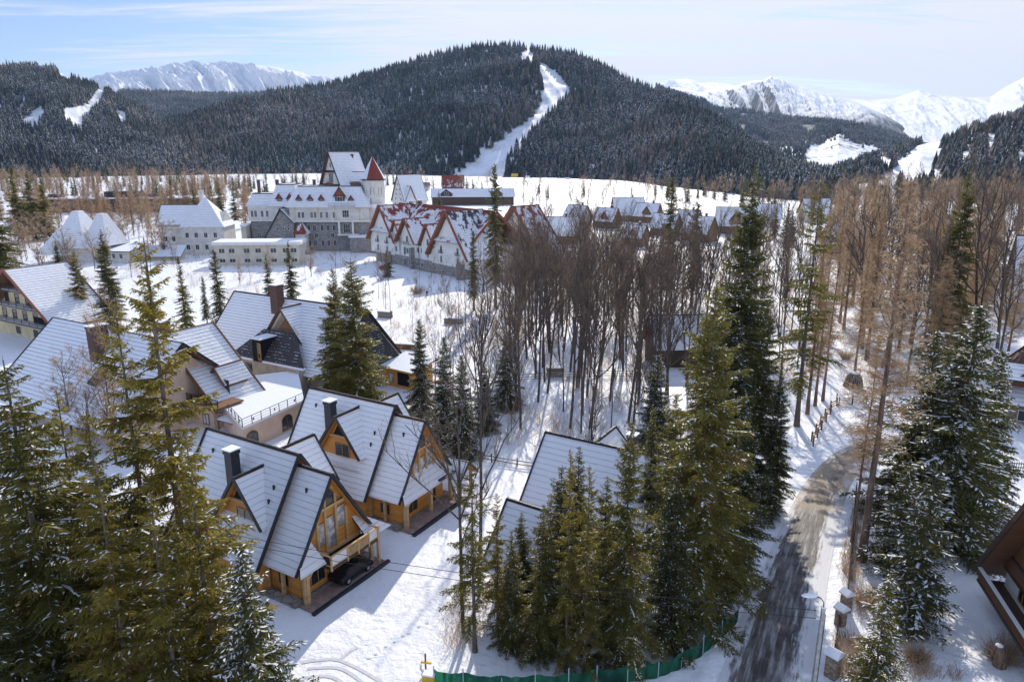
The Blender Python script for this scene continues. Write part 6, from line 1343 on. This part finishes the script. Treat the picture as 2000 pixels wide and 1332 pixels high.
undergrowth('undergrowth', [([(980, 880), (1340, 880), (1420, 700), (1560, 790), (1650, 600), (1420, 500), (1000, 500), (960, 640)], .6), ([(740, 700), (985, 700), (985, 575), (735, 575)], .05), ([(1640, 800), (1900, 760), (2000, 560), (1640, 560)], .2), ([(0, 600), (730, 600), (730, 500), (0, 480)], .15)], 5200, 'brown brush and saplings covering the snowy floor of the groves', 5, (.8, 3.2))
undergrowth('undergrowth', [([(1636, 1210), (1672, 1210), (1690, 940), (1658, 950)], .68), ([(1630, 1332), (1680, 1332), (1680, 1180), (1640, 1180)], .14), ([(1750, 1332), (1990, 1332), (1960, 1200), (1780, 1240)], .12), ([(830, 1290), (1100, 1290), (1000, 1180), (900, 1150)], .08)], 1000, 'dry brown stalks along the road verge and in the right garden', 6, (.5, 1.6), k=8)
for i, (x, y, h, lb) in enumerate([(815, 572, 3.2, 'round brown shrub on the snow in front of the white hotel'), (1652, 700, 2.4, 'low red-brown bush at the edge of the lane clearing'), (1790, 1290, 1.6, 'small russet bush in the right garden'), (1955, 1290, 2.0, 'dry bush beside the corner chalet'), (1690, 1180, 2.2, 'brown bush under the young frosted spruce')]):
    p = G(x, y); o = link(bush(i + 40, R=h * .8, h=h, n=360), 'bush', None, (p.x, p.y, p.z)); tag(o, lb, 'bush')

# ------------------------------------------------------------------ street lamp, wires, fences and small things
def lamp():
    b = Vector((20.55, 41.3, gz(20.55, 41.3))); r = empty('street_lamp', b, 0, 'tall concrete street lamp with a snow-white oval head and overhead wires, beside the road', 'street lamp')
    p = MB(); p.add([(-.17, -.14, -.5), (.17, -.14, -.5), (.17, .14, -.5), (-.17, .14, -.5), (-.11, -.1, 9), (.11, -.1, 9), (.11, .1, 9), (-.11, .1, 9)], [(0, 3, 2, 1), (4, 5, 6, 7), (0, 1, 5, 4), (1, 2, 6, 5), (2, 3, 7, 6), (3, 0, 4, 7)]); p.build('pole', ['concrete'], r)
    MB().tube([(.12, -.14, 0), (.13, -.14, 8.6)], .022).build('cable', ['metal_dark'], r)
    MB().tube([(0, 0, 8.9), (-.02, 0, 9.4), (-.25, .02, 9.72), (-.55, .05, 9.8)], .035).build('arm', ['metal_dark'], r)
    MB().ball((-.98, .08, 9.86), (.56, .22, .13), n=14, k=8).build('lamp_head', ['lamp_white'], r, smooth=True)
    for x, z in ((-.3, 8.75), (-.3, 8.15)): MB().bar((-.1, 0, z), (-.36, 0, z), .04).ball((-.36, 0, z + .05), .07).build('insulator', ['lamp_white'], r)
    MB().box((-.15, -.13, 9.0), (.15, .13, 9.07)).build('pole_cap', ['snow'], r)
    a = b + Vector((-.36, 0, 0)); e = P(300, 1012, 9)
    for z, dz, lb in ((8.8, 0, 'upper overhead wire running from the street lamp across the yard'), (8.2, -.7, 'lower overhead wire running from the street lamp across the yard')):
        s0 = Vector((a.x, a.y, b.z + z)); s1 = Vector((e.x, e.y, 9 + dz)); pts = [s0.lerp(s1, t) - Vector((0, 0, 2.0 * 4 * t * (1 - t) * .5)) for t in np.linspace(0, 1, 40)]
        tag(MB().tube(pts, .022, 5).build('wire', ['wire']), lb, 'overhead wire', 'overhead wires')
lamp()
def net_fence():
    px = [(848, 1340), (905, 1347), (980, 1353), (1045, 1352), (1110, 1347), (1165, 1341), (1225, 1334), (1285, 1324), (1330, 1306), (1372, 1280), (1408, 1250), (1440, 1215)]
    Q = [G(*q) for q in px]; r = empty('net_fence', Q[0], 0, 'low fence hung with green shading net along the bottom edge of the yard', 'fence'); o = Q[0]; Q = [q - o for q in Q]; rng = random.Random(2); m = MB(); N = 7; V = []
    for a, b in zip(Q[:-1], Q[1:]):
        for i in range(N):
            t = i / N; c = a.lerp(b, t); n = Vector((-(b - a).y, (b - a).x, 0)).normalized(); V.append((c + n * .06 * math.sin(i * 1.9), c + n * .10 * rng.uniform(-1, 1) + Vector((0, 0, 1.5 - .22 * math.sin(math.pi * t) * rng.uniform(.6, 1.4)))))
    V.append((Q[-1], Q[-1] + Vector((0, 0, 1.5))))
    for (a, b), (c, d) in zip(V[:-1], V[1:]): h1, h2 = a.lerp(b, .5) + Vector((rng.uniform(-.07, .07), rng.uniform(-.07, .07), 0)), None
    k = len(V); vs = []
    for a, b in V: j = Vector((rng.uniform(-.08, .08), rng.uniform(-.08, .08), 0)); vs += [a + Vector((0, 0, .02)), a.lerp(b, .5) + j, b]
    m.add(vs, [(i * 3 + q, (i + 1) * 3 + q, (i + 1) * 3 + q + 1, i * 3 + q + 1) for i in range(k - 1) for q in (0, 1)]); m.build('net', ['net_green'], r, smooth=True)
    for q in Q: MB().tube([q - Vector((0, 0, .3)), q + Vector((0, 0, 1.85))], .045, 7).build('post', ['metal_pale'], r)
net_fence()
def yellow_cabinet():
    p = G(838, 1338); r = empty('meter_cabinet', p, math.radians(-12), 'yellow gas meter cabinet at the left end of the green net fence', 'cabinet')
    MB().box((-.45, -.25, -.2), (.45, .25, 1.0)).build('body', ['yellow_paint'], r); MB().box((-.40, -.27, .05), (.40, -.25, .92)).build('door', ['yellow_paint'], r); MB().box((-.5, -.3, 1.0), (.5, .3, 1.12)).build('snow_cap', ['snow'], r)
    p = G(832, 1320); r = empty('gate_post', p, 0, 'brown gate post with a yellow bracket and pipes, just left of the green net fence', 'post')
    MB().tube([(0, 0, -.3), (0, 0, 2.0)], .07).build('post', ['wood_brown'], r); MB().bar((-.35, 0, 1.3), (.45, 0, 1.2), .16).build('bracket', ['yellow_paint'], r); MB().tube([(-.35, 0, 1.1), (-.4, .1, .6), (-.2, .1, .2)], .08).build('pipe', ['metal_pale'], r)
yellow_cabinet()
def pillars():
    for i, (x, y, h, lb) in enumerate([(1650, 1195, 1.6, 'snow-capped stone gate pillar, upper one of the close pair by the road'), (1640, 1222, 1.5, 'snow-capped stone gate pillar, lower one of the close pair by the road'), (1624, 1322, 1.9, 'large snow-capped stone pillar near the street lamp')]):
        p = G(x, y); r = empty('stone_pillar', p, math.radians(20 + 9 * i), lb, 'pillar', 'stone pillars by the road'); w = .34 if i < 2 else .42
        MB().box((-w, -w, -.4), (w, w, h)).build('shaft', ['stone_brown'], r); m = MB(); a = w + .14; m.add([(-a, -a, h), (a, -a, h), (a, a, h), (-a, a, h), (-a, -a, h + .12), (a, -a, h + .12), (a, a, h + .12), (-a, a, h + .12), (0, -a * .9, h + .5), (0, a * .9, h + .5)], [(3, 2, 1, 0), (0, 1, 5, 4), (1, 2, 6, 5), (2, 3, 7, 6), (3, 0, 4, 7), (4, 5, 8), (5, 6, 9, 8), (6, 7, 9), (7, 4, 8, 9)]); m.build('cap', ['snow'], r)
    # low stone and board fence between and behind them
    r = empty('roadside_fence', G(1650, 1195), 0, 'dark weathered board fence with a snowy top along the right verge of the road', 'fence'); o = G(1650, 1195)
    Q = [G(*q) - o for q in ((1652, 1185), (1657, 1140), (1661, 1090), (1665, 1040), (1669, 990), (1672, 955))]; R_ = [G(*q) - o for q in ((1636, 1225), (1630, 1270), (1624, 1320))]
    for L_ in (Q, R_):
        b = MB(); c = MB()
        for a, e in zip(L_[:-1], L_[1:]):
            n = int((e - a).length / .16)
            for i in range(n): q = a.lerp(e, i / n); b.bar(q - Vector((0, 0, .2)), q + Vector((0, 0, 1.0 + .12 * math.sin(i * 1.7))), .10, .04)
            b.bar(a + Vector((.05, 0, .75)), e + Vector((.05, 0, .75)), .07); c.bar(a + Vector((0, 0, 1.1)), a.lerp(e, .45) + Vector((0, 0, 1.1)), .10, .05)
        b.build('fence_boards', ['wood_dark'], r)
pillars()
def rails(name, px, h, lb, mt, nr=3, post=2.4, picket=0, cat='fence', zig=0):
    o = G(*px[0]); r = empty(name, o, 0, lb, cat); Q = [G(*q) - o for q in px]; k = 0
    for a, e in zip(Q[:-1], Q[1:]):
        n = max(1, int((e - a).length / post)); s = Vector((-(e - a).y, (e - a).x, 0)).normalized() * zig; b = MB()
        for i in range(n):
            p, q = a.lerp(e, i / n) + s * (i % 2), a.lerp(e, (i + 1) / n) + s * ((i + 1) % 2)
            for j in range(nr): z = h * (j + 1) / (nr + .3) - .1; b.bar(p + Vector((0, 0, z)), q + Vector((0, 0, z + .03 * ((i + j) % 3))), .10)
            if picket:
                m = int((q - p).length / picket)
                for j in range(m): c = p.lerp(q, j / m); b.bar(c, c + Vector((0, 0, h)), .09, .03)
        b.build('rails', [mt], r)
        for i in range(n + 1): c = a.lerp(e, i / n) + s * (i % 2); MB().bar(c - Vector((0, 0, .3)), c + Vector((0, 0, h + .15)), .14).build('post', [mt], r)
rails('log_fence', [(1588, 872), (1604, 840), (1622, 808), (1640, 786)], 1.3, 'dark rough log fence running up the edge of the snowy lane', 'wood_brown', 3, 1.6, zig=.5)
rails('rail_fence', [(1638, 792), (1664, 790), (1692, 788)], 1.3, 'pale rail fence across the top of the snowy lane', 'wood_grey', 5, 2.0)
rails('picket_fence', [(1876, 905), (1925, 912), (1965, 918), (2030, 920)], 1.2, 'dark picket fence curving behind the snow-laden spruce on the right', 'wood_dark', 2, 2.2, picket=.28)
rails('yard_fence', [(905, 893), (960, 902), (1010, 910), (1062, 918)], 1.0, 'long low rail fence crossing the snow right of the chalets', 'wood_grey', 2, 3.5)
rails('wire_fence', [(1010, 745), (1100, 738), (1200, 735), (1270, 738)], 1.4, 'thin fence crossing the central grove', 'wood_grey', 3, 3.0)
def log_pile(px, L, w, h, az, lb, mt='wood_brown', seed=0):
    p = G(*px); r = empty('log_pile', p, math.radians(az), lb, 'log pile', 'stacks of timber'); rng = random.Random(seed); b = MB(); z = .1
    while z < h:
        y = -w / 2 + .1
        while y < w / 2: b.tube([(-L / 2 + rng.uniform(-.1, .1), y, z), (L / 2 + rng.uniform(-.1, .1), y, z)], rng.uniform(.08, .13), 6); y += .24
        z += .22
    b.build('logs', [mt], r); MB().slab([(-L / 2 + .1, -w / 2, h + .06), (L / 2 - .1, -w / 2, h + .06), (L / 2 - .1, w / 2, h + .14), (-L / 2 + .1, w / 2, h + .14)], .14).build('snow_cover', ['snow', 'snow', 'snow'], r)
log_pile((795, 682), 5.6, 1.4, 1.2, -12, 'long stack of brown timber above the orange garden shed', 'wood_brown', 1)
log_pile((886, 632), 4.2, 1.4, 1.3, -5, 'short timber stack on open snow below the white hotel', 'wood_grey', 2)
log_pile((752, 620), 3.4, 1.3, 1.6, -20, 'timber stack behind the broad spruce of the beige house', 'wood_grey', 3)
log_pile((1084, 732), 3.0, 1.2, 1.5, 0, 'small timber stack inside the central grove', 'wood_grey', 4)
def hay_hut():
    p = G(1666, 755); r = empty('round_log_stack', p, 0, 'round tapered stack of split logs in the snowy clearing', 'log stack'); b = MB(); rng = random.Random(5)
    for k in range(11):
        R_ = 1.5 * (1 - (k / 11) ** 2.2 * .55)
        for i in range(26): a = i * 6.283 / 26 + rng.uniform(-.05, .05); b.bar((R_ * math.cos(a) * .6, R_ * math.sin(a) * .6, .12 + k * .22), (R_ * math.cos(a) * rng.uniform(.95, 1.06), R_ * math.sin(a) * rng.uniform(.95, 1.06), .12 + k * .22), .2, .17)
    b.build('logs', ['wood_grey'], r); MB().ball((0, 0, 2.45), (.9, .9, .18), n=12, k=6, jit=.15).build('snow_cap', ['snow'], r, smooth=True)
hay_hut()
def stump():
    p = G(1952, 1300); r = empty('tree_stump', p, 0, 'tall reddish tree stump leaning in the lower right corner', 'stump'); MB().tube([(0, 0, -.3), (-.05, .02, .9), (-.25, .05, 1.8)], [.5, .42, .34], 9).build('bark', ['bark_red'], r); MB().ball((-.25, .05, 1.8), (.3, .3, .1)).build('snow_cap', ['snow'], r, smooth=True)
stump()
def car(loc, az, mt, lb):
    r = empty('parked_car', loc, az, lb, 'car', 'parked cars')
    prof = [(-2.1, .35), (-2.15, .8), (-1.95, 1.0), (-1.5, 1.08), (-1.15, 1.42), (.35, 1.45), (1.0, 1.02), (1.9, .88), (2.12, .65), (2.1, .35)]
    m = MB(); n = len(prof); V = []
    for y, s in ((-.86, .95), (-.7, 1.0), (.7, 1.0), (.86, .95)):
        for x, z in prof: V.append((x * (1 if abs(y) < .8 else .985), y * (.86 if z > 1.1 else 1), z if abs(y) < .8 else .35 + (z - .35) * .93))
    f = [tuple(range(n)), tuple(range(3 * n, 4 * n))[::-1]]
    for k in range(3): f += [(k * n + i, (k + 1) * n + i, (k + 1) * n + (i + 1) % n, k * n + (i + 1) % n) for i in range(n)]
    m.add(V, f); m.build('body', [mt], r)
    g = MB().slab([(-1.12, -.6, 1.40), (-1.12, .6, 1.40), (-1.48, .66, 1.11), (-1.48, -.66, 1.11)], -.02, (0, 0, 0)); g.build('rear_window', ['glass'], r); MB().slab([(.40, -.6, 1.45), (.40, .6, 1.45), (.98, .66, 1.06), (.98, -.66, 1.06)], -.02, (0, 0, 0)).build('windscreen', ['glass'], r)
    for s in (-1, 1): MB().prism([(-1.1, s * .80, 1.05), (.8, s * .82, 1.05), (.35, s * .70, 1.38), (-.95, s * .70, 1.38)], (0, s * .03, 0)).build('side_window', ['glass'], r)
    for x in (-1.3, 1.3):
        for s in (-1, 1): w = MB().tube([(x, s * .72, .33), (x, s * .92, .33)], .33, 16).build('wheel', ['tyre'], r); MB().tube([(x, s * .915, .33), (x, s * .94, .33)], .19, 10).build('rim', ['metal_pale'], w)
    for s in (-1, 1): MB().box((2.05, s * .62 - .16, .6), (2.13, s * .62 + .16, .76)).build('headlight', ['lamp_white'], r)
a = math.radians(-31); cp = Vector(CH_E) + Vector((math.cos(a) * .85 - math.sin(a) * 1.3, math.sin(a) * .85 + math.cos(a) * 1.3, .14)); car(cp, a + math.pi / 2, 'car_paint', 'dark car parked under the balcony of the nearest chalet')
p = G(752, 524); car(p, math.radians(35), 'car_red', 'dark red car parked at the corner of the white hotel')
def banner(px, w, h, mt, lb):
    p = G(*px); r = empty('banner', p, 0, lb, 'banner', 'banners at the foot of the ski slope'); MB().box((-w / 2, -.05, .8), (w / 2, .05, .8 + h)).build('panel', [mt], r)
    for s in (-1, 1): MB().bar((s * w / 2, .08, -.3), (s * w / 2, .08, .8 + h), .2).build('post', ['metal_dark'], r)
banner((1005, 347), 11, 5.5, 'yellow_paint', 'yellow banner at the foot of the ski slope'); banner((1030, 348), 7, 3.0, 'lamp_white', 'white banner right next to the yellow one'); banner((1108, 352), 7, 3.0, 'lamp_white', 'white banner under the forest, far right of the yellow one')
def person():
    p = G(834, 578); me = bpy.data.meshes.new('person'); J = [(0, 0, .95), (0, 0, 1.2), (0, 0, 1.45), (0, 0, 1.58), (0, 0, 1.72), (.2, 0, 1.42), (.27, .02, 1.15), (.24, .12, .92), (-.2, 0, 1.42), (-.27, .02, 1.15), (-.24, .12, .92), (.1, 0, .9), (.12, .12, .5), (.12, .02, .05), (-.1, 0, .9), (-.12, -.1, .5), (-.12, -.22, .06), (.12, .16, .03), (-.12, -.08, .03)]
    E_ = [(0, 1), (1, 2), (2, 3), (3, 4), (2, 5), (5, 6), (6, 7), (2, 8), (8, 9), (9, 10), (0, 11), (11, 12), (12, 13), (0, 14), (14, 15), (15, 16), (13, 17), (16, 18)]; Rr = [.15, .15, .17, .06, .105, .08, .055, .04, .08, .055, .04, .1, .07, .05, .1, .07, .05, .05, .05]
    me.from_pydata(J, E_, []); o = bpy.data.objects.new('person', me); COL.objects.link(o); m = o.modifiers.new('Skin', 'SKIN'); o.modifiers.new('Sub', 'SUBSURF').levels = 1; o.modifiers['Sub'].render_levels = 1
    for i, q in enumerate(Rr): v = me.skin_vertices[0].data[i]; v.radius = (q, q); v.use_root = i == 0
    me.materials.append(MATS['car_paint']); o.location = p; tag(o, 'tiny person in dark clothes walking on the snow below the white hotel', 'person')
person()
def tracks():
    def strip(px, w, nm):
        Q = [P(*q) for q in px]; pts = []
        for i in range(len(Q) - 1):
            a, b, c, d = Q[max(i - 1, 0)], Q[i], Q[i + 1], Q[min(i + 2, len(Q) - 1)]
            for t in np.linspace(0, 1, 8, endpoint=False): pts.append(.5 * ((2 * b) + (c - a) * t + (2 * a - 5 * b + 4 * c - d) * t * t + (3 * b - a - 3 * c + d) * t ** 3))
        m = MB(); vs = []
        for i, q in enumerate(pts):
            d = (pts[min(i + 1, len(pts) - 1)] - pts[max(i - 1, 0)]).normalized(); n = Vector((-d.y, d.x, 0)) * w / 2
            for s in (-1, 1): c = q + n * s; vs.append((c.x, c.y, gz(c.x, c.y) + .03))
        m.add(vs, [(2 * i, 2 * i + 2, 2 * i + 3, 2 * i + 1) for i in range(len(pts) - 1)]); tag(m.build(nm, ['snow_track']), kind='structure')
    for px in ([(590, 1293), (650, 1287), (690, 1300), (735, 1325), (790, 1360)], [(600, 1305), (655, 1303), (685, 1315), (710, 1335), (740, 1370)], [(596, 1322), (640, 1320), (668, 1332), (690, 1352)], [(665, 1287), (682, 1272), (700, 1262)]): strip(px, .30, 'wheel_track')
    rng = random.Random(4); m = MB(); Q = [P(*q) for q in ((880, 1075), (840, 1225), (790, 1240), (740, 1275), (712, 1292))]; Q = [P(835, 1215), P(800, 1235), P(770, 1252), P(735, 1276), P(705, 1300)]
    for a, b in zip(Q[:-1], Q[1:]):
        n = max(2, int((b - a).length / .75))
        for i in range(n): c = a.lerp(b, i / n) + Vector((rng.uniform(-.06, .06), rng.uniform(-.06, .06) + .14 * (i % 2), 0)); m.add([(c.x + .17 * math.cos(t), c.y + .11 * math.sin(t), gz(c.x, c.y) + .035) for t in np.linspace(0, 5.5, 7)], [tuple(range(7))])
    tag(m.build('footprints', ['snow_track']), 'line of footprints crossing the sunlit snowy yard', 'footprints', kind='stuff')
tracks()

def haze():
    b = MB().box((-12600, -12600, -14), (12600, 12800, 1350)); o = b.build('haze', ['snow']); o.data.materials.clear()
    m = bpy.data.materials.new('haze'); m.use_nodes = True; n = m.node_tree; n.nodes.remove(n.nodes['Principled BSDF'])
    v = n.nodes.new('ShaderNodeVolumePrincipled'); v.inputs['Color'].default_value = (0.42, 0.64, 1.0, 1); v.inputs['Density'].default_value = 3.2e-5; v.inputs['Anisotropy'].default_value = 0.2
    n.links.new(v.outputs[0], n.nodes['Material Output'].inputs['Volume']); o.data.materials.append(m); tag(o, kind='stuff', label='thin blue haze filling the valley air')
haze()
